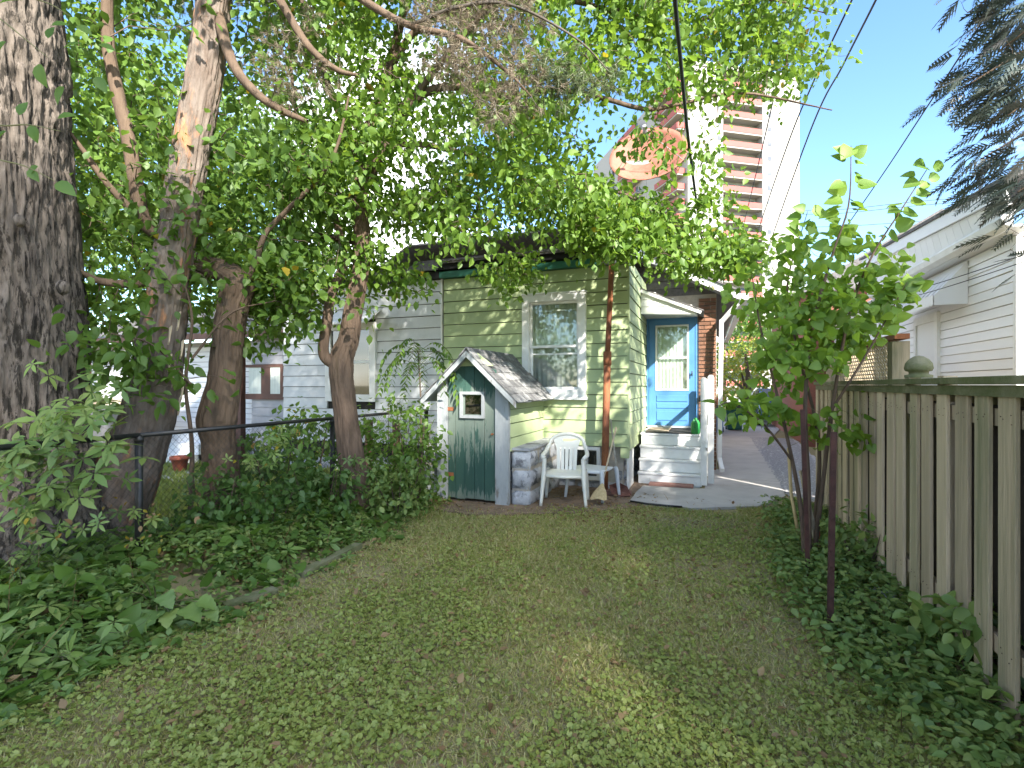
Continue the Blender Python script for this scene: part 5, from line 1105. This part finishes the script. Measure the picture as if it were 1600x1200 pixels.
# --- huge old trunk at the left edge
old = thing('old_tree', 'huge furrowed old trunk at the left edge of the yard', 'tree', G(0, 890))
sweepobj('trunk', PP([(-25, 905, 4.35), (-22, 820, 4.4), (-24, 700, 4.45), (-22, 560, 4.5), (-24, 430, 4.5), (-26, 250, 4.5), (-38, 60, 4.5), (-52, -180, 4.5), (-62, -500, 4.6), (-90, -900, 4.7)]), [.98, .80, .70, .69, .64, .60, .60, .52, .42, .25], 'bark_big', old, 300, 400, .062, 30, .10)
# burls and knots standing off the bark
for px, py, r in ((98, 450, .05), (30, 345, .04)):
    c = P(px, py, 4.5-.45*(1-px/130)); v = []
    for j in range(9):
        for k in range(14):
            th_, ph = math.pi*j/8, 6.283*k/14; q = np.array([math.sin(th_)*math.cos(ph), math.sin(th_)*math.sin(ph), math.cos(th_)]); rr = r*(1+.5*(fbm(q*2.5+px, 3)-.5)); v.append((c.x+q[0]*rr, c.y+q[1]*rr, c.z+q[2]*rr*1.25))
    obj('burl', npmesh('burl', v, [(j*14+k, j*14+(k+1) % 14, (j+1)*14+(k+1) % 14, (j+1)*14+k) for j in range(8) for k in range(14)], MT['bark_big'], True), old)
ol = [(PP([(-35, -180, 4.5), (100, -330, 4.4), (250, -480, 4.2)]), [.25, .18, .06]), (PP([(-50, -400, 4.6), (-250, -520, 4.8), (-450, -560, 5)]), [.22, .15, .06]), (PP([(-60, -600, 4.6), (60, -800, 5.2), (200, -900, 6)]), [.2, .12, .05])]
nd = []
for l in ol: sweepobj('limb', l[0], l[1], 'bark_big', old, 16, 30, .02, 6, .2); nd.append(limbnodes(l[0], .3))
v, f, tp = grow(np.concatenate(nd), cloud([(-500, -300), (300, -330), (350, -1000), (-500, -1000)], 3.8, 7, 420, 7, .4), .015); obj('twigs', npmesh('twigs', v, f, MT['twig'], True), old, kind='stuff')
p, A, N, S = spray(tp, 12, .13, .2); obj('crown', leafmesh('crown', p, A, N, S, T_OV, MT['leaf_mid']), old)

# --- cedar at the right: only its hanging sprays reach into the picture
ced = thing('cedar_tree', 'dark cedar reaching in from the right edge with drooping feathery sprays', 'tree', (3.3, 5.0, 0))
sweepobj('trunk', [(3.3, 5.0, -.1), (3.3, 5.02, 3), (3.28, 5.05, 6), (3.3, 5, 9.5)], [.2, .16, .1, .02], 'bark_brown', ced, 20, 60, .01, 6, .1)
cl = []
for k in range(16):
    a_ = -2.2+4.4*rng.random(); z = 3.4+k*.36; l_ = 1.25*(1-.055*k)*(.8+.4*rng.random()); d_ = np.array([math.cos(a_), math.sin(a_), 0]); c0_ = np.array([3.3, 5.02, z])
    cl.append(([c0_, c0_+d_*l_*.5+np.array([0, 0, .1]), c0_+d_*l_+np.array([0, 0, -.15])], [.03, .018, .006]))
for tgt in ((1512, 20, 4.25), (1500, 140, 4.2), (1530, 250, 4.15), (1560, 80, 4.2), (1575, 180, 4.1), (1590, 300, 4.0), (1600, 370, 3.95)):
    e = P(*tgt); c0_ = Vector((3.3, 5.02, e.z+.25)); cl.append(([c0_, c0_.lerp(e, .5)+Vector((0, 0, .18)), e], [.03, .018, .005]))
nd = []
for l in cl: sweepobj('limb', l[0], l[1], 'bark_brown', ced, 8, 12, .001, 4, .1); nd.append(catmull(l[0], 14)[4:])
nd = np.concatenate(nd)
an = nd[rng.integers(0, len(nd), 230)]+rng.normal(0, .10, (230, 3)); v, f, tp = grow(nd, an, .005, 0); obj('twigs', npmesh('twigs', v, f, MT['twig'], True), ced, kind='stuff')
an2 = np.concatenate([an, cloud([(1515, 0), (1600, -20), (1620, 60), (1540, 60)], 4.0, 4.4, 40, 6, .06), cloud([(1500, 120), (1600, 100), (1600, 210), (1540, 170)], 3.95, 4.3, 60, 6, .06), cloud([(1525, 255), (1600, 220), (1600, 330), (1560, 310)], 3.9, 4.2, 55, 6, .06)])
i_ = np.repeat(np.arange(len(an2)), 2); p = an2[i_]+rng.normal(0, .07, (len(i_), 3)); c_ = np.array([3.3, 5.02, 0]); A = p-c_; A[:, 2] = 0; A /= np.linalg.norm(A, axis=1)[:, None]+1e-9; A = A+rng.normal(0, .35, A.shape); A[:, 2] -= .55
N = rng.normal(0, .4, A.shape); N[:, 2] += 1
obj('crown', leafmesh('crown', p, A, N, .23*(.6+.6*rng.random(len(p))), T_FROND, MT['cedar']), ced)

# --- unseen trees added behind the camera, shaped to shade lawn and left trunks
def blob(c, r, n): 
    q = rng.normal(0, 1, (n, 3)); q /= np.linalg.norm(q, axis=1)[:, None]; q *= (.35+.65*rng.random(n)**.5)[:, None]; return np.array(c)+q*np.array(r)
def added_shade_tree(label, base, c, r, n, size=.15):
    b = Vector(base); cc = Vector(c)
    make_tree('added_shade_tree', label, 'tree', base, ([b, b.lerp(cc, .4)+Vector((.1, 0, .2)), cc, cc+Vector((0, 0, r[2]*.6))], [.28, .2, .12, .03]),
              [([b.lerp(cc, .55), cc+Vector((r[0]*.5*math.cos(a), r[1]*.5*math.sin(a), .2)), cc+Vector((r[0]*.85*math.cos(a), r[1]*.85*math.sin(a), .6))], [.1, .06, .02]) for a in (0, 1.3, 2.6, 3.9, 5.2)],
              [blob(c, r, n)], 'bark_brown', 'leaf_mid', per=11, size=size, spread=.22, group='unseen trees added to shade the yard', tn=20, tr=40)
added_shade_tree('unseen tall tree added to shade the lawn, behind the camera to the right', (12.3, -8.5, 0), (12.3, -8.5, 11.6), (4.1, 4.1, 2.7), 1700, .2)
added_shade_tree('second unseen tree added to shade the left trunks, behind the camera', (10.1, -11.2, 0), (10.1, -11.2, 14.6), (2.9, 2.9, 2.5), 600, .2)

# --- young mulberry by the fence, large leaves each on its own
sap = thing('young_mulberry', 'young multi-stemmed mulberry with large bright leaves by the board fence', 'tree', G(1262, 880))
stems = [(PP([(1258, 884, 4.55), (1252, 800, 4.6), (1238, 720, 4.65), (1215, 620, 4.7), (1190, 520, 4.7), (1175, 430, 4.7)]), [.022, .02, .017, .013, .009, .004]),
         (PP([(1264, 884, 4.55), (1263, 760, 4.55), (1258, 640, 4.55), (1268, 520, 4.6), (1300, 400, 4.6), (1326, 320, 4.6), (1330, 228, 4.6)]), [.024, .021, .018, .015, .011, .007, .003]),
         (PP([(1270, 884, 4.6), (1285, 760, 4.6), (1300, 640, 4.6), (1325, 500, 4.55), (1360, 405, 4.5), (1410, 325, 4.5), (1450, 262, 4.5)]), [.022, .019, .016, .012, .009, .006, .003]),
         (PP([(1266, 884, 4.7), (1280, 700, 4.8), (1250, 560, 4.9), (1230, 450, 4.9), (1262, 330, 4.9)]), [.02, .017, .013, .009, .003]),
         (PP([(1300, 640, 4.6), (1350, 560, 4.5), (1395, 480, 4.45), (1418, 440, 4.4)]), [.012, .009, .006, .003]),
         (PP([(1238, 720, 4.65), (1190, 660, 4.5), (1140, 630, 4.4), (1118, 640, 4.35)]), [.012, .009, .006, .003])]
nd = []
for l in stems: sweepobj('stem', l[0], l[1], 'bark_tan', sap, 8, 30, .001, 4, .1); nd.append(limbnodes(l[0], .35))
S0 = [(1150, 450), (1195, 405), (1250, 370), (1300, 340), (1350, 380), (1390, 410), (1405, 450), (1385, 510), (1335, 550), (1300, 590), (1240, 625), (1190, 610), (1180, 550), (1165, 500)]
reg = np.concatenate([cloud(S0, 4.25, 5.2, 260, 5, .085), cloud([(1205, 640), (1300, 640), (1300, 760), (1240, 800)], 4.4, 4.9, 12, 4, .05), cloud([(1315, 590), (1355, 590), (1345, 740), (1320, 750)], 4.2, 4.6, 5, 2, .04), cloud([(1135, 620), (1215, 610), (1210, 680), (1150, 665)], 4.3, 4.7, 22, 5, .05)])
v, f, tp = grow(np.concatenate(nd), reg, .005, .02); obj('twigs', npmesh('twigs', v, f, MT['twig_green'], True), sap, kind='stuff')
p, A, N, S = spray(tp, 6, .082, .07, .55, .6); k = p[:, 2] > .35; p, A, N, S = p[k], A[k], N[k], S[k]
o = np.argsort(-S); big, rest = o[:230], o[230:]
cr = obj('crown', leafmesh('crown', p[rest], A[rest], N[rest], S[rest], T_HEART, MT['leaf_sapling'], True), sap)
# the sparse shoots standing against the sky
bp, bA, bN, bS = [], [], [], []
for st_, t0 in ((stems[1], .62), (stems[2], .62), (stems[3], .75), (stems[4], .5)):
    q = catmull(st_[0], 60); 
    for i in np.linspace(60*t0, 59, 17).astype(int):
        for s in (-1, 1):
            if rng.random() < .8:
                d_ = np.array([CT, ST, 0])*s*(.7+.4*rng.random())+np.array([0, 0, -.15+.5*rng.random()])+rng.normal(0, .25, 3); bp.append(q[i]+d_*.05); bA.append(d_); nn_ = np.array([ST*.9, -CT*.9, .45])+rng.normal(0, .35, 3); bN.append(nn_); bS.append(.14*(.7+.5*rng.random()))
leafobjs('leaf', np.concatenate([p[big], np.array(bp)]), np.concatenate([A[big], np.array(bA)]), np.concatenate([N[big], np.array(bN)]), np.concatenate([S[big]*1.15, np.array(bS)]), T_HEART, MT['leaf_sapling'], cr)

# --- large leaves hanging close to the camera at the top left
hb = thing('hanging_branch', 'leafy twig with large leaves hanging in front of the old trunk', 'branch', P(-120, -60, 2.6))
tw1 = [PP([(-160, -120, 2.7), (-60, -20, 2.6), (20, 45, 2.5), (75, 90, 2.5)]), PP([(-120, 120, 2.6), (-20, 190, 2.55), (45, 195, 2.5), (95, 205, 2.5)]), PP([(-60, -20, 2.6), (60, 0, 2.6), (110, 25, 2.6)]), PP([(-120, 120, 2.6), (-40, 230, 2.5), (40, 260, 2.45), (90, 285, 2.45)]), PP([(-160, -120, 2.7), (-140, 0, 2.65), (-120, 120, 2.6)])]
for l in tw1: sweepobj('twig', l, [.006, .004, .003, .0015], 'twig_green', hb, 6, 16)
bp, bA, bN, bS = [], [], [], []
for px, py, s, ax, az in ((10, 65, .13, -.6, -.6), (60, 100, .125, .2, -.9), (100, 75, .10, .6, .3), (100, 135, .11, -.5, -.8), (80, 40, .09, .9, .2), (10, 205, .11, -.7, -.5), (50, 195, .10, .2, -1), (90, 185, .10, .9, .3), (30, 180, .09, .3, .7), (60, 260, .10, -.6, -.4), (45, 265, .08, .5, -.6), (88, 285, .12, .8, -.5), (75, 60, .08, .3, .9), (0, 5, .12, .8, .3), (120, 40, .09, .8, -.4), (155, 70, .09, .9, -.2), (150, 120, .10, .4, -.6)):
    q = P(px, py, 2.5+random.uniform(-.1, .15)); bp.append(tuple(q)); bA.append((ax*CT, ax*ST, az)); bN.append((ST*.8+random.uniform(-.3, .3), -CT*.8+random.uniform(-.3, .3), .6)); bS.append(s*.9)
leafobjs('leaf', np.array(bp), np.array(bA), np.array(bN), np.array(bS), T_OVD, MT['leaf_mid'], hb)

# --- background trees and hedge
def bgtree(label, px, d, top, w_, n, leaf='leaf_mid', size=.22, name='tree', low=.3):
    g0 = P(px, HOR, d); g0.z = 0; zt = P(px, top, d).z; c = (g0.x, g0.y, zt*(.5+low*.5)); r = (w_, w_*.9, zt*(.5-low*.42))
    make_tree(name, label, 'tree', g0, ([g0, Vector((g0.x+.1, g0.y, zt*.45)), Vector((g0.x, g0.y, zt*.85))], [.2, .14, .05]), [([Vector((g0.x, g0.y, zt*.4)), Vector((g0.x+w_*.5*math.cos(a), g0.y+w_*.5*math.sin(a), zt*.6))], [.08, .03]) for a in (.5, 2.5, 4.5)],
              [blob(c, r, n)], 'bark_brown', leaf, per=12, size=size, spread=.3, group='background trees', tn=10, tr=16)
bgtree('pale yellow-green bush at the far end of the drive', 1165, 22.5, 535, 2.0, 170, 'leaf_hedge', .16, 'hedge_bush', 0)
bgtree('green tree on the street left of the tower base', 1255, 36, 440, 4.5, 240, 'leaf_mid', .3)
bgtree('dark tree across the street behind the drive', 1130, 44, 480, 5, 240, 'leaf_dark', .34)
bgtree('tall leafy tree behind the low white house', 250, 16, 60, 3.4, 700, 'leaf_bright', .19)
bgtree('leafy tree behind the old trunk at far left', 60, 15, 40, 3.2, 560, 'leaf_mid', .17)
bgtree('leafy tree behind the neighbouring porch', 440, 15, 130, 2.8, 520, 'leaf_mid', .18)

def backtree(label, x, y, h, w_, n):  # unseen trees added behind the camera for the windows to reflect
    g0 = Vector((x, y, 0))
    make_tree('tree', label, 'tree', g0, ([g0, Vector((x+.1, y, h*.45)), Vector((x, y, h*.85))], [.2, .14, .05]), [([Vector((x, y, h*.3)), Vector((x+w_*.6*math.cos(a), y+w_*.6*math.sin(a), h*.45))], [.08, .03]) for a in (.5, 2.5, 4.5)],
              [blob((x, y, h*.52), (w_, w_*.8, h*.48), n)], 'bark_brown', 'leaf_mid', per=10, size=.26, spread=.35, group='unseen trees added for window reflections', tn=10, tr=16)
backtree('unseen bushy tree added for window reflections, leftmost behind the camera', -9, -10, 5.0, 3.0, 200)
backtree('unseen bushy tree added for window reflections, centre behind the camera', -3.5, -12, 5.5, 3.2, 220)
backtree('unseen bushy tree added for window reflections, rightmost behind the camera', 2.5, -12, 5.0, 3.0, 200)

# ================================================================== UNDERGROWTH
def shrub(label, px, py, d, w_, h, n, leaf, size, t=T_OV, per=9, name='shrub', mats=()):
    g0 = P(px, HOR, d); g0.z = 0; T = thing(name, label, 'plant', g0, 'shrubs along the chain link fence')
    st_ = [[(g0.x, g0.y, 0), (g0.x+w_*.4*math.cos(a), g0.y+w_*.4*math.sin(a), h*.5), (g0.x+w_*.6*math.cos(a), g0.y+w_*.6*math.sin(a), h*.9)] for a in rng.random(5)*6.28]
    for s in st_: sweepobj('stem', s, [.009, .006, .003], 'twig', T, 5, 8)
    v, f, tp = grow(np.concatenate([catmull(s, 12) for s in st_]), np.maximum(blob((g0.x, g0.y, h*.55), (w_, w_, h*.5), n), [-99, -99, .05]), .004, .02); obj('twigs', npmesh('twigs', v, f, MT['twig_green'], True), T, kind='stuff')
    p, A, N, S = spray(tp, per, size, .07, .35, 1.1); cr = obj('foliage', leafmesh('foliage', p, A, N, S, t, MT[leaf]), T)
    for m, fr in mats: k = rng.random(len(p)) < fr; obj('leaves', leafmesh('leaves', p[k]+rng.normal(0, .03, (k.sum(), 3)), A[k], N[k], S[k], t, MT[m]), cr, kind='stuff')
shrub('leafy green shrub right of the knobbly trunk', 435, 700, 6.0, .5, 1.15, 90, 'leaf_dark', .085, mats=[('leaf_yellow', .02)])
shrub('dense shrub against the white wall right of the forked trunk', 610, 700, 6.9, .5, 1.5, 100, 'leaf_mid', .08)
shrub('bushy shrub crowding the left side of the cellar entrance', 650, 740, 6.6, .36, 1.25, 80, 'leaf_mid', .08)
shrub('low shrub at the foot of the forked trunk', 500, 790, 5.7, .5, .75, 80, 'leaf_dark', .075)
shrub('low bright shrub between forked trunk and cellar entrance', 620, 785, 6.1, .45, .65, 90, 'leaf_cover', .07)
shrub('shrub behind the fence between the two trunks', 480, 690, 6.6, .5, 1.3, 80, 'leaf_mid', .09, mats=[('leaf_yellow', .03)])
shrub('low dark shrub left of the forked trunk before the fence', 420, 800, 5.1, .45, .6, 80, 'leaf_dark', .075)
shrub('leafy clump against the fence below the knobbly trunk', 330, 800, 4.9, .35, .8, 60, 'leaf_dark', .08, mats=[('leaf_dry', .03)])
shrub('small bush at the near end of the board fence', 1545, 1060, 2.75, .28, .38, 46, 'leaf_cover', .09, T_OVD)
shrub('weedy clump at the sapling foot beside the board fence', 1350, 880, 4.3, .3, .45, 50, 'leaf_cover', .065)
# drooping sumac with feathered leaves before the white wall
su = thing('sumac', 'thin sumac with drooping feathered leaves before the white wall', 'plant', P(655, HOR, 7.2)*1.0); su.location.z = 0; s0_ = su.location
sweepobj('stem', [(s0_.x, s0_.y, 0), (s0_.x+.03, s0_.y, 1.2), (s0_.x-.02, s0_.y, 2.1)], [.016, .012, .008], 'twig', su, 7, 16)
p_, A_, N_, S_ = [], [], [], []
for k in range(16):
    a_ = k*2.4; tip = np.array([math.cos(a_), math.sin(a_)*.7, 0]); z0_ = 1.75+.05*k*.5
    ra_ = [np.array([s0_.x, s0_.y, z0_]), np.array([s0_.x, s0_.y, z0_+.12])+tip*.28, np.array([s0_.x, s0_.y, z0_-.02])+tip*.5, np.array([s0_.x, s0_.y, z0_-.35])+tip*.62]
    sweepobj('leaf_stalk', ra_, [.004, .003, .002, .001], 'twig_green', su, 4, 10); q = catmull(ra_, 16)
    for i in range(4, 16):
        d_ = q[i]-q[i-1]; d_ /= np.linalg.norm(d_); sd_ = np.cross(d_, [0, 0, 1]); sd_ /= np.linalg.norm(sd_)+1e-9
        for s in (-1, 1): p_.append(q[i]); A_.append(sd_*s+d_*.5+np.array([0, 0, -.5])+rng.normal(0, .1, 3)); N_.append(np.array([0, 0, 1])+rng.normal(0, .2, 3)); S_.append(.11*(.8+.4*rng.random()))
obj('leaflets', leafmesh('leaflets', np.array(p_), np.array(A_), np.array(N_), np.array(S_), T_SLIM, MT['leaf_mid']), su)

# creeper over the fence and round the old trunk: every big five-fingered leaf on its own
def creeper(label, poly, d0, d1, n, size, mats, base, up=.9):
    T = thing('creeper', label, 'vine', base); pts = cloud(poly, d0, d1, n, 6, .09); st_ = catmull([base, Vector(pts[len(pts)//2]), Vector(pts[0])], 20)
    v, f, tp = grow(st_, pts, .004, .03); obj('vine_stems', npmesh('vine_stems', v, f, MT['twig'], True), T, kind='stuff')
    for m, fr in mats:
        k = int(n*fr); i = rng.integers(0, len(pts), k); q = pts[i]+rng.normal(0, .04, (k, 3)); A = rng.normal(0, .5, (k, 3))+np.array([ST*.4, -CT*.4, -.5]); N = rng.normal(0, .35, (k, 3))+np.array([ST*.5, -CT*.5, up])
        leafobjs('leaf', q, A, N, size*(.65+.6*rng.random(k))*(.55 if m in ('leaf_dry', 'leaf_yellow') else 1), T_PALM if m not in ('leaf_dry', 'leaf_yellow') else T_OVD, MT[m], T)
creeper('creeper with five-fingered leaves climbing over the fence by the old trunk', [(0, 610), (70, 640), (140, 590), (190, 640), (180, 760), (70, 800), (0, 790)], 3.45, 3.9, 110, .15, [('leaf_cover', 1.0)], G(60, 900))
creeper('yellowing creeper hanging low on the fence at the left edge', [(0, 770), (140, 770), (150, 900), (110, 950), (0, 960)], 3.3, 3.6, 80, .10, [('leaf_cover', .5), ('leaf_yellow', .22), ('leaf_dry', .25)], G(40, 940))
creeper('dry withered vine clinging to the near fence post', [(165, 790), (245, 790), (250, 900), (160, 910)], 3.9, 4.2, 40, .08, [('leaf_yellow', .3), ('leaf_dry', .6), ('leaf_cover', .3)], G(215, 910))
creeper('pale creeper sprawling over the bed edge at the lower left', [(30, 985), (150, 985), (210, 1010), (120, 1060), (20, 1050)], 2.7, 2.95, 36, .14, [('leaf_cover', .8)], G(80, 1030))
creeper('yellow-green vine on the fence beside the knobbly trunk', [(370, 690), (440, 660), (450, 720), (380, 740)], 5.0, 5.3, 40, .10, [('leaf_yellow', .15), ('leaf_cover', .7)], G(400, 830))
creeper('vine climbing the forked trunk', [(520, 640), (570, 650), (575, 780), (520, 780)], 5.75, 5.9, 40, .085, [('leaf_cover', .9)], G(545, 818))
# broad-leaved plant on the bed edge
bb = thing('burdock', 'broad-leaved dark green plant on the edge of the left bed', 'plant', G(245, 985))
T_BIG = tmpl([(.1, -.05), (.36, .0), (.42, .1), (.52, .17), (.46, .28), (.5, .38), (.38, .48), (.42, .58), (.27, .68), (.26, .78), (.12, .9), (0, 1)], .1, .3); T_BIG[0][:, 2] += .05*np.sin(T_BIG[0][:, 1]*19)*np.abs(T_BIG[0][:, 0])*2; p_, A_, N_, S_ = [], [], [], []
for px, py, s, ax, ay in ((205, 945, .2, -.9, -.3), (245, 960, .24, -.1, -1), (290, 950, .2, .9, -.4), (240, 915, .2, .1, .9), (275, 925, .17, .8, .5), (205, 925, .17, -.8, .6), (310, 940, .17, 1, .1), (225, 975, .18, -.6, -.8), (265, 985, .17, .4, -.9), (255, 930, .16, .5, -.3), (220, 905, .15, -.4, .8), (180, 955, .15, -1, .1), (325, 955, .14, .9, -.5)):
    q = P(px, py, 3.25); q.z = max(q.z, .16); p_.append(tuple(q)); A_.append((ax*CT-ay*ST, ax*ST+ay*CT, -.25)); N_.append((rng.normal(0, .1), -.3+rng.normal(0, .1), 1)); S_.append(s*.7)
    sweepobj('stalk', [G(245, 965), (G(245, 965)+q)/2+Vector((0, 0, .06)), q], [.006, .005, .003], 'twig_green', bb, 5, 8)
leafobjs('leaf', np.array(p_), np.array(A_), np.array(N_), np.array(S_), T_BIG, MT['leaf_cover'], bb)

# ground cover, lawn
def edgeX(y): return np.interp(y, [.5, 2.0, 2.8, 3.6, 4.6, 5.6, 7.5], [-3.2, -3.15, -2.98, -3.05, -3.2, -3.35, -3.6])
def scatter(n, x0, x1, y0, y1, pw=0):
    x = x0+(x1-x0)*rng.random(n); y = y0+(y1-y0)*rng.random(n); d = -x*ST+y*CT; u = np.abs(x*CT+y*ST); k = (d > 1.3) & (u < d*1.12+.3)
    if pw: k &= rng.random(n) < np.minimum(1, (2.6/np.maximum(d, .1))**pw)
    return x[k], y[k]
def mass(name, label, x, y, hfun, size, t, mat, up=1.1, droop=.15, parent=None, smax=1.5):
    h = hfun(x, y); z = gz(x, y)+.01+h*rng.random(len(x))**.6; p = np.stack([x, y, z], 1); A = rng.normal(0, .8, p.shape); A[:, 2] = A[:, 2]*.4-droop
    N = rng.normal(0, .38, p.shape); N[:, 2] += up
    return obj(name, leafmesh(name, p, A, N, size*(.5+(smax-.5)*rng.random(len(x))), t, MT[mat]), parent, kind='stuff', label=label)
x, y = scatter(62000, -5.0, -2.6, .5, 7.6); dd = edgeX(y)-x; k = dd > rng.normal(0, .12, len(x)); x, y, dd = x[k], y[k], dd[k]; k = rng.random(len(x)) < np.clip((fbm(np.stack([x*2.3, y*2.3, x*0+6], -1), 3)-.32)*5, .12, 1); x, y, dd = x[k], y[k], dd[k]
hb_ = lambda x, y: np.clip((edgeX(y)-x)*.28, .03, .2)*(.4+1.2*fbm(np.stack([x*1.6, y*1.6, x*0], -1), 3))
mass('ground_cover', 'low dark ground cover filling the left bed', x, y, hb_, .046, T_OV, 'leaf_cover')
k = rng.random(len(x)) < .12; mass('ground_cover', 'dry leaves and yellowing weeds through the left bed', x[k], y[k], lambda a, b: hb_(a, b)*.6, .055, T_OV, 'leaf_dry')
k = rng.random(len(x)) < .10; mass('ground_cover', 'larger heart-shaped weed leaves standing in the left bed', x[k], y[k], lambda a, b: hb_(a, b)*1.25, .085, T_HEART, 'leaf_mid')
k = rng.random(len(x)) < .022; mass('ground_cover', 'five-fingered creeper leaves trailing through the left bed', x[k], y[k], lambda a, b: hb_(a, b)*1.2, .11, T_PALM, 'leaf_cover')
x2, y2 = scatter(260, -4.8, -3.3, 1.2, 6.8); mass('dry_stalks', 'dry upright stalks among the weeds of the left bed', x2, y2, lambda a, b: .08+0*a, .30, (T_NEED[0]*np.array([.28, 1, 1]), T_NEED[1]), 'leaf_dry', .2, -.9)
x, y = scatter(16000, .1, 1.36, 1.9, 7.4); fe = np.interp(y, [1.9, 2.6, 3.2, 4.2, 5.5, 7.4], [1.25, 1.0, .72, .55, .62, .8]); k = x > fe+rng.normal(0, .09, len(x)); x, y = x[k], y[k]
hr_ = lambda a, b: (.05+.22*fbm(np.stack([a*2.2, b*2.2, a*0+4], -1), 3))
mass('ground_cover', 'weedy ground cover along the foot of the board fence', x, y, hr_, .052, T_OV, 'leaf_cover')
# the lawn itself: creeping round-leaved weeds over thin mown grass
def lawnmask(x, y):
    dirt = (y > 5.9+.55*np.clip(x+2.6, 0, 2)+rng.normal(0, .12, len(x))) & (x > -4.2) & (x < .0)
    path = (y > 6.95) & (x > -1.05) & (x < 1.0+.1*(y-7)) & ~((y < 7.35) & (x > .35)) 
    return (x > edgeX(y)-.05) & (x < 1.28) & ~dirt & ~path
x, y = scatter(640000, -4.4, 1.3, .85, 8.2, 1.1); k = lawnmask(x, y); x, y = x[k], y[k]
pat = fbm(np.stack([x*.8, y*.8, x*0+9], -1), 4); k = rng.random(len(x)) < np.clip(.35+2.2*(pat-.35), .18, 1); x, y = x[k], y[k]
p = np.stack([x, y, gz(x, y)], 1); A = rng.normal(0, .55, p.shape); A[:, 2] = .35+.5*rng.random(len(x)); N = rng.normal(0, 1, p.shape); N[:, 2] *= .3
dl = np.clip((-x*ST+y*CT)/3, .8, 2.2)
obj('lawn_grass', leafmesh('lawn_grass', p, A, N, (.018+.026*rng.random(len(x)))*dl**.5, (T_BLADE[0]*np.array([2.6, 1, 1]), T_BLADE[1]), MT['grass']), kind='stuff', label='thin mown lawn grass with straw patches')
x, y = scatter(230000, -4.4, 1.35, .85, 8.0, .8); k = lawnmask(x, y); x, y = x[k], y[k]
pat = fbm(np.stack([x*1.1+30, y*1.1, x*0+2], -1), 4)+.08*(x > -.6)+.06*np.clip(2.8-y, 0, 1); k = rng.random(len(x)) < np.clip((pat-.40)*3.2, .10, .8); x, y = x[k], y[k]
mass('clover', 'round-leaved creeping weeds matted through the lawn', x, y, lambda a, b: .012+.02*fbm(np.stack([a*3, b*3, a*0], -1), 2), .0225, T_ROUND, 'clover', 1.0)
x, y = scatter(2600, -4.2, 1.3, 1.4, 7.6); k = x > edgeX(y)-.1; mass('fallen_leaves', 'scattered dry fallen leaves on the lawn', x[k], y[k], lambda a, b: .02+0*a, .042, T_OV, 'leaf_dry')
x, y = scatter(900, -3.7, -.6, 5.8, 7.6); mass('leaf_litter', 'dry leaf litter on the bare dirt by the house', x, y, lambda a, b: .03+0*a, .045, T_OV, 'leaf_dry')
x, y = scatter(1400, -4.2, 1.2, 1.4, 7.6); mass('straw', 'pale straw bits strewn over the lawn', x, y, lambda a, b: .03+0*a, .10, (T_NEED[0]*np.array([.9, 1, 1]), T_NEED[1]), 'leaf_dry')
# neighbouring lawn beyond the chain link
n = 25000; x = -12+7.4*rng.random(n); y = 2.5+5.2*rng.random(n); p = np.stack([x, y, gz(x, y)], 1); A = rng.normal(0, .5, p.shape); A[:, 2] = .8; N = rng.normal(0, 1, p.shape)
obj('neighbour_grass', leafmesh('neighbour_grass', p, A, N, .08+.06*rng.random(n), (T_BLADE[0]*np.array([3.4, 1, 1]), T_BLADE[1]), MT['clover']), kind='stuff', label='bright grass of the lawn beyond the chain link fence')
